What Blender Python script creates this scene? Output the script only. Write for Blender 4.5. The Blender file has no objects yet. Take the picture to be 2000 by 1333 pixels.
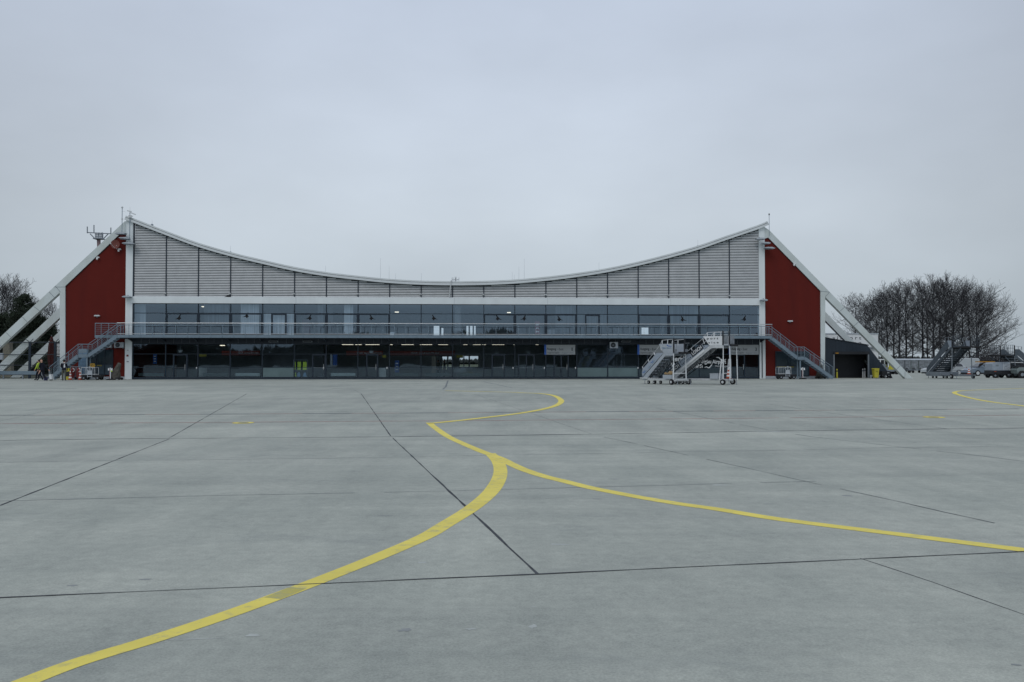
import bpy, bmesh, math, random
from mathutils import Vector, Matrix
random.seed(7)
R = math.radians
PI = math.pi

# ------------------------------------------------------------------ camera, sky, sun
sc = bpy.context.scene
CAM_Z, FPX, HOR = 1.53, 1720.0, 708.0            # eye height, focal length in photo pixels, horizon row
PITCH = math.atan((HOR - 666.5) / FPX)
cd = bpy.data.cameras.new('camera'); cam = bpy.data.objects.new('camera', cd); sc.collection.objects.link(cam)
cd.sensor_width = 36; cd.lens = 36 * FPX / 2000; cd.clip_start = 0.1; cd.clip_end = 8000
cam.location = (0, 0, CAM_Z); cam.rotation_euler = (PI / 2 + PITCH, 0, 0)
sc.camera = cam
sc.view_settings.view_transform = 'Standard'; sc.view_settings.look = 'None'
sc.view_settings.exposure = 0; sc.view_settings.gamma = 1
sc.render.film_transparent = False
SUN_EL, SUN_AZ = R(48), R(200)
w = bpy.data.worlds.new('World'); sc.world = w; w.use_nodes = True
nt = w.node_tree; nt.nodes.clear(); N = nt.nodes.new; L = nt.links.new
out = N('ShaderNodeOutputWorld')
sky = N('ShaderNodeTexSky'); sky.sky_type = 'NISHITA'; sky.sun_disc = False
sky.sun_elevation = SUN_EL; sky.sun_rotation = SUN_AZ; sky.air_density = 1.0; sky.dust_density = 4.0
bgs = N('ShaderNodeBackground'); bgs.inputs[1].default_value = 0.08; L(sky.outputs[0], bgs.inputs[0])
tc = N('ShaderNodeTexCoord'); sx = N('ShaderNodeSeparateXYZ'); L(tc.outputs['Generated'], sx.inputs[0])
mpw = N('ShaderNodeMapping'); mpw.inputs['Scale'].default_value = (1, 1, 2.2); L(tc.outputs['Generated'], mpw.inputs[0])
nz = N('ShaderNodeTexNoise'); nz.inputs['Scale'].default_value = 2.8; nz.inputs['Detail'].default_value = 5; nz.inputs['Roughness'].default_value = 0.5
L(mpw.outputs[0], nz.inputs['Vector'])
rp = N('ShaderNodeValToRGB'); L(sx.outputs['Z'], rp.inputs[0])
el = rp.color_ramp.elements
el[0].position = 0.0; el[0].color = (0.45, 0.52, 0.58, 1)
el[1].position = 0.07; el[1].color = (0.53, 0.60, 0.66, 1)
for p, c in ((0.16, (0.60, 0.67, 0.745, 1)), (0.27, (0.585, 0.655, 0.755, 1)), (0.42, (0.555, 0.63, 0.76, 1)), (1.0, (0.70, 0.77, 0.86, 1))):
    e = rp.color_ramp.elements.new(p); e.color = c
# sky brightness drops to either side of the view, partly standing in for lens falloff
mx2 = N('ShaderNodeMath'); mx2.operation = 'MULTIPLY'; L(sx.outputs['X'], mx2.inputs[0]); L(sx.outputs['X'], mx2.inputs[1])
ms = N('ShaderNodeMath'); ms.operation = 'MULTIPLY_ADD'; ms.inputs[1].default_value = -0.80; ms.inputs[2].default_value = 1.0; L(mx2.outputs[0], ms.inputs[0])
mc = N('ShaderNodeMath'); mc.operation = 'MAXIMUM'; mc.inputs[1].default_value = 0.78; L(ms.outputs[0], mc.inputs[0])
mn = N('ShaderNodeMath'); mn.operation = 'MULTIPLY_ADD'; mn.inputs[1].default_value = 0.40; mn.inputs[2].default_value = 0.835; L(nz.outputs[0], mn.inputs[0])
mm = N('ShaderNodeMath'); mm.operation = 'MULTIPLY'; L(mc.outputs[0], mm.inputs[0]); L(mn.outputs[0], mm.inputs[1])
bgc = N('ShaderNodeBackground'); L(rp.outputs[0], bgc.inputs[0]); L(mm.outputs[0], bgc.inputs[1])
mix = N('ShaderNodeMixShader'); mix.inputs[0].default_value = 0.93
L(bgs.outputs[0], mix.inputs[1]); L(bgc.outputs[0], mix.inputs[2]); L(mix.outputs[0], out.inputs[0])
sd = bpy.data.lights.new('sun', 'SUN'); sd.energy = 0.5; sd.angle = R(25); sd.color = (1, 0.97, 0.93)
so = bpy.data.objects.new('sun', sd); sc.collection.objects.link(so)
so.rotation_euler = Vector((math.sin(SUN_AZ) * math.cos(SUN_EL), math.cos(SUN_AZ) * math.cos(SUN_EL), math.sin(SUN_EL))).to_track_quat('Z', 'Y').to_euler()

# ------------------------------------------------------------------ materials
MATS = {}
def mat(name, col, rough=0.6, metal=0.0, var=0.12, scale=6.0, bump=0.0, spec=0.3, emit=None, estr=0.0, stretch=(1, 1, 1), detail=6):
    if name in MATS: return MATS[name]
    m = bpy.data.materials.new(name); m.use_nodes = True; t = m.node_tree
    b = t.nodes['Principled BSDF']
    b.inputs['Roughness'].default_value = rough; b.inputs['Metallic'].default_value = metal
    b.inputs['Specular IOR Level'].default_value = spec
    co = t.nodes.new('ShaderNodeTexCoord'); mp = t.nodes.new('ShaderNodeMapping'); mp.inputs['Scale'].default_value = stretch
    t.links.new(co.outputs['Object'], mp.inputs[0])
    n = t.nodes.new('ShaderNodeTexNoise'); n.inputs['Scale'].default_value = scale; n.inputs['Detail'].default_value = detail
    t.links.new(mp.outputs[0], n.inputs['Vector'])
    r = t.nodes.new('ShaderNodeValToRGB'); r.color_ramp.elements[0].position = 0.3; r.color_ramp.elements[1].position = 0.7
    r.color_ramp.elements[0].color = tuple(c * (1 - var) for c in col) + (1,)
    r.color_ramp.elements[1].color = tuple(min(1, c * (1 + var)) for c in col) + (1,)
    t.links.new(n.outputs[0], r.inputs[0]); t.links.new(r.outputs[0], b.inputs['Base Color'])
    if bump:
        bp = t.nodes.new('ShaderNodeBump'); bp.inputs['Strength'].default_value = bump; bp.inputs['Distance'].default_value = 0.02
        t.links.new(n.outputs[0], bp.inputs['Height']); t.links.new(bp.outputs[0], b.inputs['Normal'])
    if emit:
        b.inputs['Emission Color'].default_value = tuple(emit) + (1,); b.inputs['Emission Strength'].default_value = estr
    MATS[name] = m; return m
def glass(name, tint, ior):
    m = bpy.data.materials.new(name); m.use_nodes = True; t = m.node_tree; t.nodes.clear()
    o = t.nodes.new('ShaderNodeOutputMaterial'); mxs = t.nodes.new('ShaderNodeMixShader')
    tr = t.nodes.new('ShaderNodeBsdfTransparent'); tr.inputs[0].default_value = tint + (1,)
    g = t.nodes.new('ShaderNodeBsdfGlossy'); g.inputs['Roughness'].default_value = 0.015; g.inputs[0].default_value = (0.62, 0.81, 1, 1)
    f = t.nodes.new('ShaderNodeFresnel'); f.inputs[0].default_value = ior
    co = t.nodes.new('ShaderNodeTexCoord'); n = t.nodes.new('ShaderNodeTexNoise'); n.inputs['Scale'].default_value = 0.55; n.inputs['Detail'].default_value = 1
    t.links.new(co.outputs['Object'], n.inputs['Vector'])
    bp = t.nodes.new('ShaderNodeBump'); bp.inputs['Strength'].default_value = 0.12; bp.inputs['Distance'].default_value = 0.02
    t.links.new(n.outputs[0], bp.inputs['Height']); t.links.new(bp.outputs[0], g.inputs['Normal'])
    t.links.new(f.outputs[0], mxs.inputs[0]); t.links.new(tr.outputs[0], mxs.inputs[1]); t.links.new(g.outputs[0], mxs.inputs[2])
    t.links.new(mxs.outputs[0], o.inputs[0]); return m

M_white = mat('white_painted_steel', (0.74, 0.79, 0.80), 0.5, var=0.05, scale=1.2, stretch=(1, 1, 0.3))
def streaked(name, base, dark, stretch, sc_=1.5, lo=0.45, hi=0.75, rough=0.6):
    m = mat(name, base, rough, var=0.03, scale=sc_)
    t = m.node_tree; b = t.nodes['Principled BSDF']
    co = t.nodes.new('ShaderNodeTexCoord'); mp = t.nodes.new('ShaderNodeMapping'); mp.inputs['Scale'].default_value = stretch
    t.links.new(co.outputs['Object'], mp.inputs[0])
    n = t.nodes.new('ShaderNodeTexNoise'); n.inputs['Scale'].default_value = sc_; n.inputs['Detail'].default_value = 8
    t.links.new(mp.outputs[0], n.inputs['Vector'])
    r = t.nodes.new('ShaderNodeValToRGB'); r.color_ramp.elements[0].position = lo; r.color_ramp.elements[1].position = hi
    r.color_ramp.elements[0].color = (0, 0, 0, 1); r.color_ramp.elements[1].color = (1, 1, 1, 1)
    t.links.new(n.outputs[0], r.inputs[0])
    src = b.inputs['Base Color'].links[0].from_socket
    mxn = t.nodes.new('ShaderNodeMix'); mxn.data_type = 'RGBA'
    t.links.new(r.outputs[0], mxn.inputs[0]); t.links.new(src, mxn.inputs[6]); mxn.inputs[7].default_value = dark + (1,)
    t.links.new(mxn.outputs[2], b.inputs['Base Color']); return m
M_strut = streaked('weathered_white_concrete', (0.60, 0.66, 0.66), (0.50, 0.54, 0.51), (1, 1, 0.5), 0.7)
M_red = streaked('oxide_red_render', (0.125, 0.021, 0.017), (0.108, 0.020, 0.017), (1, 1, 0.12), 1.4, rough=0.95)
M_red.node_tree.nodes['Principled BSDF'].inputs['Specular IOR Level'].default_value = 0.05
M_frame = mat('anthracite_window_frame', (0.020, 0.032, 0.048), 0.45, var=0.05)
M_darkpanel = mat('dark_header_panel', (0.02, 0.027, 0.038), 0.55, var=0.1)
M_slat = mat('silver_louvre_slat', (0.62, 0.645, 0.655), 0.45, metal=0.0, var=0.08, scale=1.5)
M_slatback = mat('dark_louvre_backing', (0.075, 0.088, 0.10), 0.7)  # dark colour stands in for the shade in the gaps between slats
M_zinc = mat('zinc_roof_sheet', (0.66, 0.70, 0.71), 0.5, var=0.06, scale=0.8)
M_dark = mat('black_shadow_gap', (0.02, 0.022, 0.026), 0.7)
M_galv = mat('galvanised_blue_grey_steel', (0.19, 0.25, 0.30), 0.45, metal=0.3, var=0.08)
M_rail = mat('brushed_steel_rail', (0.55, 0.57, 0.58), 0.35, metal=0.4, var=0.05)
M_glass = glass('reflective_glazing', (0.82, 0.90, 0.95), 2.45)
M_glass_low = glass('tinted_glazing', (0.80, 0.88, 0.92), 2.05)
M_frost = mat('frosted_spandrel_glass', (0.13, 0.19, 0.20), 0.3, var=0.1, scale=1)
M_dglass = mat('dark_window_glass', (0.025, 0.04, 0.05), 0.08, spec=0.7, var=0.3, scale=0.6)
M_intfloor = mat('hall_floor_tiles', (0.24, 0.25, 0.26), 0.4)
M_intwall = mat('hall_wall_plaster', (0.36, 0.39, 0.41), 0.8)
M_intceil = mat('hall_ceiling_plaster', (0.50, 0.52, 0.54), 0.8)
M_cur = mat('pale_curtain', (0.45, 0.48, 0.50), 0.9, var=0.25, scale=9, stretch=(1, 1, 0.02))
M_lamp = mat('lit_lamp_tube', (0.8, 0.75, 0.65), 0.5, emit=(1, 0.88, 0.68), estr=1.5)
M_black = mat('black_rubber', (0.018, 0.018, 0.02), 0.8)
M_blackp = mat('black_painted_metal', (0.025, 0.027, 0.032), 0.5)
M_whitep = mat('white_plastic', (0.72, 0.74, 0.75), 0.5, var=0.05)
M_greyp = mat('light_grey_sheet_metal', (0.42, 0.46, 0.50), 0.45, metal=0.1, var=0.08)
M_midgrey = mat('mid_grey_metal', (0.22, 0.25, 0.28), 0.5, metal=0.1)
M_alu = mat('bare_aluminium', (0.60, 0.62, 0.63), 0.4, metal=0.3)
M_yellow = mat('yellow_plastic', (0.50, 0.45, 0.05), 0.5)
M_hivis = mat('high_visibility_yellow_cloth', (0.50, 0.66, 0.08), 0.8)
M_orange = mat('orange_plastic', (0.42, 0.075, 0.03), 0.5)
M_redp = mat('red_painted_metal', (0.16, 0.022, 0.02), 0.5)  # red lowered in the colour itself for the shade on the extinguisher trolleys
M_blue = mat('blue_printed_film', (0.04, 0.12, 0.42), 0.5)
M_bluelt = mat('pale_blue_paint', (0.15, 0.25, 0.36), 0.6)
M_text = mat('dark_lettering', (0.03, 0.035, 0.045), 0.6)
M_textw = mat('white_lettering', (0.72, 0.74, 0.74), 0.6)
M_signgrey = mat('pale_grey_sign_board', (0.36, 0.38, 0.39), 0.5, var=0.04)
M_skin = mat('skin', (0.52, 0.30, 0.22), 0.6)
M_navy = mat('dark_navy_cloth', (0.012, 0.014, 0.024), 0.9)
M_khaki = mat('khaki_cloth', (0.09, 0.095, 0.075), 0.9)
M_bark = mat('bare_tree_bark', (0.040, 0.041, 0.048), 0.95, var=0.3, scale=3)
M_twig = mat('bare_tree_twigs', (0.047, 0.046, 0.051), 0.95, var=0.3, scale=1)
M_leafd = mat('dark_evergreen_foliage', (0.020, 0.030, 0.018), 0.9, var=0.5, scale=0.8)
M_clad = mat('blue_black_metal_cladding', (0.030, 0.042, 0.058), 0.5, var=0.1, scale=1, stretch=(6, 6, 0.2))
M_box = mat('tan_sacking', (0.36, 0.25, 0.13), 0.9)
M_tarp = mat('olive_brown_tarpaulin', (0.085, 0.080, 0.068), 0.8, var=0.25, bump=0.6, scale=4)
M_umb = mat('dark_red_umbrella_cloth', (0.09, 0.025, 0.022), 0.9, var=0.2)
M_carsilver = mat('silver_blue_car_paint', (0.19, 0.24, 0.30), 0.3, metal=0.4, spec=0.6, var=0.04)
M_carwhite = mat('white_car_paint', (0.42, 0.45, 0.47), 0.3, spec=0.6, var=0.04)
M_carglass = mat('dark_vehicle_glass', (0.02, 0.025, 0.032), 0.08, spec=0.8)
M_birddec = mat('black_window_sticker', (0.008, 0.008, 0.01), 0.6)

def concrete():
    m = bpy.data.materials.new('apron_concrete'); m.use_nodes = True; t = m.node_tree; b = t.nodes['Principled BSDF']
    n_ = t.nodes.new; l_ = t.links.new
    b.inputs['Roughness'].default_value = 0.85; b.inputs['Specular IOR Level'].default_value = 0.18
    co = n_('ShaderNodeTexCoord')
    def noise(scale, det, rough, st=(1, 1, 1), rot=0):
        mp = n_('ShaderNodeMapping'); mp.inputs['Scale'].default_value = st; mp.inputs['Rotation'].default_value = (0, 0, rot); l_(co.outputs['Object'], mp.inputs[0])
        q = n_('ShaderNodeTexNoise'); q.inputs['Scale'].default_value = scale; q.inputs['Detail'].default_value = det; q.inputs['Roughness'].default_value = rough
        l_(mp.outputs[0], q.inputs['Vector']); return q.outputs[0]
    def ramp(src, p0, c0, p1, c1):
        r = n_('ShaderNodeValToRGB'); r.color_ramp.elements[0].position = p0; r.color_ramp.elements[1].position = p1
        r.color_ramp.elements[0].color = c0 + (1,); r.color_ramp.elements[1].color = c1 + (1,); l_(src, r.inputs[0]); return r.outputs[0]
    def mixc(a, bb, mode, fac):
        q = n_('ShaderNodeMix'); q.data_type = 'RGBA'; q.blend_type = mode
        if isinstance(fac, float): q.inputs[0].default_value = fac
        else: l_(fac, q.inputs[0])
        l_(a, q.inputs[6])
        if isinstance(bb, tuple): q.inputs[7].default_value = bb + (1,)
        else: l_(bb, q.inputs[7])
        return q.outputs[2]
    base = ramp(noise(0.11, 5, 0.55, (1, 1.6, 1), 0.2), 0.32, (0.340, 0.360, 0.328), 0.68, (0.410, 0.426, 0.386))
    c = mixc(base, ramp(noise(0.9, 6, 0.6, (1, 0.45, 1), 0.35), 0.3, (0.88, 0.89, 0.895), 0.7, (1.12, 1.11, 1.10)), 'MULTIPLY', 1.0)
    c = mixc(c, ramp(noise(9, 6, 0.65), 0.3, (0.895, 0.895, 0.90), 0.7, (1.09, 1.09, 1.085)), 'MULTIPLY', 1.0)
    # slab by slab tone on the five metre grid of the near field
    mg = n_('ShaderNodeMapping'); mg.vector_type = 'TEXTURE'; mg.inputs['Location'].default_value = (1.24, 1.69, 0); mg.inputs['Rotation'].default_value = (0, 0, R(11.9)); mg.inputs['Scale'].default_value = (4.9, 4.87, 1000)
    l_(co.outputs['Object'], mg.inputs[0]); vf = n_('ShaderNodeVectorMath'); vf.operation = 'FLOOR'; l_(mg.outputs[0], vf.inputs[0]); wn = n_('ShaderNodeTexWhiteNoise'); l_(vf.outputs[0], wn.inputs['Vector'])
    c = mixc(c, ramp(wn.outputs['Value'], 0.0, (0.94, 0.94, 0.945), 1.0, (1.05, 1.05, 1.045)), 'MULTIPLY', 1.0)
    # long faint traffic streaks and broad damp patches
    c = mixc(c, ramp(noise(1.0, 6, 0.6, (0.10, 1.6, 1), 0.12), 0.35, (0.93, 0.935, 0.94), 0.66, (1.05, 1.05, 1.045)), 'MULTIPLY', 1.0)
    c = mixc(c, ramp(noise(1.0, 5, 0.65, (1.3, 0.10, 1), 0.5), 0.40, (0.955, 0.957, 0.96), 0.62, (1.02, 1.02, 1.02)), 'MULTIPLY', 1.0)
    fine = noise(70, 4, 0.75)
    c = mixc(c, ramp(fine, 0.35, (0.84, 0.84, 0.84), 0.65, (1.14, 1.14, 1.13)), 'MULTIPLY', 1.0)
    # oily stains, tyre scuffs, repaired pale spots
    c = mixc(c, (0.17, 0.19, 0.20), 'MIX', ramp(noise(0.55, 7, 0.7, (1, 2.2, 1), 1.0), 0.57, (0, 0, 0), 0.82, (0.42, 0.42, 0.42)))
    c = mixc(c, (0.12, 0.13, 0.14), 'MIX', ramp(noise(3.4, 3, 0.5), 0.73, (0, 0, 0), 0.80, (0.5, 0.5, 0.5)))
    c = mixc(c, (0.50, 0.52, 0.51), 'MIX', ramp(noise(2.6, 3, 0.5, (0.6, 2.5, 1), 2.0), 0.72, (0, 0, 0), 0.80, (0.32, 0.32, 0.32)))
    l_(c, b.inputs['Base Color'])
    bp = n_('ShaderNodeBump'); bp.inputs['Strength'].default_value = 0.35; bp.inputs['Distance'].default_value = 0.006
    l_(fine, bp.inputs['Height']); l_(bp.outputs[0], b.inputs['Normal'])
    return m
M_conc = concrete()
M_joint = mat('bitumen_joint_filler', (0.05, 0.055, 0.062), 0.9, var=0.5, scale=5)
M_jointm = mat('greyed_joint_filler', (0.10, 0.11, 0.12), 0.9, var=0.6, scale=2)
M_jointf = mat('faded_joint_filler', (0.17, 0.19, 0.20), 0.9, var=0.25, scale=3)
def paint(name, col, worn, lo, hi):
    m = mat(name, col, 0.7, var=0.08, scale=2)
    t = m.node_tree; b = t.nodes['Principled BSDF']
    co = t.nodes.new('ShaderNodeTexCoord'); n = t.nodes.new('ShaderNodeTexNoise'); n.inputs['Scale'].default_value = 7; n.inputs['Detail'].default_value = 8; n.inputs['Roughness'].default_value = 0.7
    t.links.new(co.outputs['Object'], n.inputs['Vector'])
    r = t.nodes.new('ShaderNodeValToRGB'); r.color_ramp.elements[0].position = lo; r.color_ramp.elements[1].position = hi
    r.color_ramp.elements[0].color = (0, 0, 0, 1); t.links.new(n.outputs[0], r.inputs[0])
    src = b.inputs['Base Color'].links[0].from_socket
    q = t.nodes.new('ShaderNodeMix'); q.data_type = 'RGBA'; t.links.new(r.outputs[0], q.inputs[0]); t.links.new(src, q.inputs[6]); q.inputs[7].default_value = worn + (1,)
    t.links.new(q.outputs[2], b.inputs['Base Color']); return m
M_ypaint = paint('yellow_apron_paint', (0.77, 0.645, 0.125), (0.44, 0.41, 0.22), 0.53, 0.72)
M_rpaint = paint('faded_red_apron_paint', (0.40, 0.20, 0.17), (0.33, 0.27, 0.26), 0.4, 0.7)
M_dpaint = paint('dark_apron_paint', (0.10, 0.115, 0.135), (0.2, 0.22, 0.23), 0.5, 0.8)
M_wpaint = paint('worn_white_apron_paint', (0.50, 0.52, 0.52), (0.36, 0.39, 0.39), 0.4, 0.65)
M_grass = mat('winter_grass', (0.075, 0.085, 0.045), 0.95, var=0.35, scale=0.3)

# ------------------------------------------------------------------ mesh helpers
col = sc.collection
class MB:
    def __init__(s): s.v = []; s.f = []; s.m = []
    def add(s, vs, fs, mi=0):
        o = len(s.v); s.v += [tuple(p) for p in vs]; s.f += [tuple(i + o for i in f) for f in fs]; s.m += [mi] * len(fs)
    def box(s, x0, x1, y0, y1, z0, z1, mi=0):
        s.add([(x, y, z) for z in (z0, z1) for y in (y0, y1) for x in (x0, x1)],
              [(0, 2, 3, 1), (4, 5, 7, 6), (0, 1, 5, 4), (2, 6, 7, 3), (0, 4, 6, 2), (1, 3, 7, 5)], mi); return s
    def prism(s, poly, a, b, mi=0, plane='xz'):
        def P(p, d):
            return (p[0], d, p[1]) if plane == 'xz' else ((d, p[0], p[1]) if plane == 'yz' else (p[0], p[1], d))
        n = len(poly)
        s.add([P(p, a) for p in poly] + [P(p, b) for p in poly],
              [tuple(range(n)), tuple(range(2 * n - 1, n - 1, -1))] + [(i, i + n, (i + 1) % n + n, (i + 1) % n) for i in range(n)], mi); return s
    def tube(s, p, q, r, n=8, r2=None, mi=0, cap=True):
        p = Vector(p); q = Vector(q); d = (q - p)
        if d.length < 1e-6: return s
        d.normalize(); a = d.orthogonal().normalized(); b = d.cross(a); r2 = r if r2 is None else r2
        vs = [p + (a * math.cos(2 * PI * i / n) + b * math.sin(2 * PI * i / n)) * r for i in range(n)] + \
             [q + (a * math.cos(2 * PI * i / n) + b * math.sin(2 * PI * i / n)) * r2 for i in range(n)]
        fs = [(i, (i + 1) % n, (i + 1) % n + n, i + n) for i in range(n)]
        if cap: fs += [tuple(range(n - 1, -1, -1)), tuple(range(n, 2 * n))]
        s.add(vs, fs, mi); return s
    def beam(s, p, q, w_, h_, mi=0):                     # rectangular bar, w across, h upright
        p = Vector(p); q = Vector(q); d = (q - p).normalized()
        up = Vector((0, 0, 1)) if abs(d.z) < 0.98 else Vector((0, 1, 0))
        a = d.cross(up).normalized() * (w_ / 2); b = a.cross(d).normalized() * (h_ / 2)
        vs = [c + k for c in (p, q) for k in (a + b, -a + b, -a - b, a - b)]
        s.add(vs, [(0, 1, 2, 3), (7, 6, 5, 4), (0, 4, 5, 1), (1, 5, 6, 2), (2, 6, 7, 3), (3, 7, 4, 0)], mi); return s
    def lathe(s, prof, c=(0, 0, 0), n=16, mi=0):
        vs = []; fs = []
        for r, z in prof:
            vs += [(c[0] + r * math.cos(2 * PI * i / n), c[1] + r * math.sin(2 * PI * i / n), c[2] + z) for i in range(n)]
        for k in range(len(prof) - 1):
            fs += [(k * n + i, k * n + (i + 1) % n, (k + 1) * n + (i + 1) % n, (k + 1) * n + i) for i in range(n)]
        fs += [tuple(range(n - 1, -1, -1)), tuple((len(prof) - 1) * n + i for i in range(n))]
        s.add(vs, fs, mi); return s
    def ball(s, c, r, n=10, k=6, sx=1, sy=1, sz=1, mi=0):
        vs = [(c[0], c[1], c[2] - r * sz)]; fs = []
        for j in range(1, k):
            a = -PI / 2 + PI * j / k
            vs += [(c[0] + sx * r * math.cos(a) * math.cos(2 * PI * i / n), c[1] + sy * r * math.cos(a) * math.sin(2 * PI * i / n), c[2] + sz * r * math.sin(a)) for i in range(n)]
        vs.append((c[0], c[1], c[2] + r * sz))
        for i in range(n):
            fs.append((0, 1 + (i + 1) % n, 1 + i)); fs.append((len(vs) - 1, 1 + (k - 2) * n + i, 1 + (k - 2) * n + (i + 1) % n))
        for j in range(k - 2):
            fs += [(1 + j * n + i, 1 + j * n + (i + 1) % n, 1 + (j + 1) * n + (i + 1) % n, 1 + (j + 1) * n + i) for i in range(n)]
        s.add(vs, fs, mi); return s
    def build(s, name, mats, parent=None, smooth=False, loc=None, rot=None, fixn=True):
        me = bpy.data.meshes.new(name); me.from_pydata(s.v, [], s.f)
        if not isinstance(mats, (list, tuple)): mats = [mats]
        for m in mats: me.materials.append(m)
        for p, i in zip(me.polygons, s.m): p.material_index = i; p.use_smooth = smooth
        if fixn:
            bm = bmesh.new(); bm.from_mesh(me); bmesh.ops.recalc_face_normals(bm, faces=bm.faces); bm.to_mesh(me); bm.free()
        me.update(); o = bpy.data.objects.new(name, me); col.objects.link(o)
        if parent: o.parent = parent
        if loc: o.location = loc
        if rot: o.rotation_euler = rot
        return o
def tag(o, label=None, cat=None, group=None, kind=None):
    if label: o['label'] = label
    if cat: o['category'] = cat
    if group: o['group'] = group
    if kind: o['kind'] = kind
    return o
def empty(name, loc=(0, 0, 0), rz=0.0, label=None, cat=None, group=None):
    o = bpy.data.objects.new(name, None); col.objects.link(o); o.location = loc; o.rotation_euler = (0, 0, rz)
    return tag(o, label, cat, group)
def copy_tree(o, parent=None):
    c = o.copy(); col.objects.link(c); c.parent = parent
    for ch in list(o.children): copy_tree(ch, c)
    return c
def text(s, org, right, up, width, height, m, parent, name='lettering', depth=0.004, bold=0.0):
    cu = bpy.data.curves.new('txt', 'FONT'); cu.body = s; cu.size = 1; cu.extrude = 0.002; cu.offset = bold
    to = bpy.data.objects.new('txt', cu); col.objects.link(to)
    bpy.context.view_layer.update()
    me = bpy.data.meshes.new_from_object(to.evaluated_get(bpy.context.evaluated_depsgraph_get()))
    bpy.data.objects.remove(to)
    xs = [v.co.x for v in me.vertices]; ys = [v.co.y for v in me.vertices]
    x0, x1, y0, y1 = min(xs), max(xs), min(ys), max(ys)
    right = Vector(right).normalized(); up = Vector(up).normalized(); nrm = right.cross(up)
    kx = width / (x1 - x0); ky = height / (y1 - y0); org = Vector(org)
    for v in me.vertices:
        v.co = org + right * ((v.co.x - x0) * kx) + up * ((v.co.y - y0) * ky) + nrm * (v.co.z * depth / 0.002)
    me.materials.clear(); me.materials.append(m)
    for p in me.polygons: p.material_index = 0
    o = bpy.data.objects.new(name, me); col.objects.link(o); o.parent = parent; return o

# ------------------------------------------------------------------ ground profile and bearings
GP = [(-400.0, 0.08), (0.0, 0.08), (20.8, -0.221), (44.0, -0.004), (4000.0, -0.004)]
def gz(Y):
    for (a, za), (b, zb) in zip(GP, GP[1:]):
        if Y <= b: return za + (zb - za) * (Y - a) / (b - a)
    return GP[-1][1]
CP, SP = math.cos(PITCH), math.sin(PITCH)
def ray(x, y):
    a = (x - 1000) / FPX; b = (666.5 - y) / FPX
    return Vector((a, CP - b * SP, SP + b * CP))
def G(x, y):                                            # where a bearing meets the apron
    d = ray(x, y)
    for (a, za), (b, zb) in zip(GP[1:], GP[2:]):
        s = (zb - za) / (b - a)
        den = d.z - s * d.y
        if abs(den) < 1e-9: continue
        t = (za - s * a - CAM_Z) / den
        if t > 0 and a - 1e-6 <= t * d.y <= b: return Vector((t * d.x, t * d.y, gz(t * d.y)))
    return None
def at(x, Y):                                           # ground point on a bearing at distance Y
    return Vector(((x - 1000) / FPX * Y / 1.0, Y, 0.0))
TH = R(3.05)
TO = Vector(((245 - 1000) / FPX * 79.0, 79.0, 0.0))      # left front foot of the terminal
UV = Vector((math.cos(TH), math.sin(TH), 0)); VV = Vector((-math.sin(TH), math.cos(TH), 0))
def F(x, y, v=0.0):                                     # bearing -> (u, z) on a plane parallel to the facade
    d = ray(x, y); o = Vector((0, 0, CAM_Z)) - TO
    t = (v - o.dot(VV)) / d.dot(VV); p = o + d * t
    return (p.dot(UV), p.z)
def W(u, v, z=0.0): return TO + UV * u + VV * v + Vector((0, 0, z))
def Z2(yl, yr, v=0.0): return (F(258, yl, v)[1] + F(1484, yr, v)[1]) / 2

# ------------------------------------------------------------------ ground, joints, markings
g = MB()
X0, X1 = -2500, 2500
for (a, za), (b, zb) in zip(GP, GP[1:]):
    g.add([(X0, a, za), (X1, a, za), (X1, b, zb), (X0, b, zb)], [(0, 1, 2, 3)])
tag(g.build('ground', M_conc), kind='structure')
g = MB(); g.add([(X0, 170, 0), (X1, 170, 0), (X1, 3900, 0), (X0, 3900, 0)], [(0, 1, 2, 3)])
tag(g.build('grass_field', M_grass), kind='structure')

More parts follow.
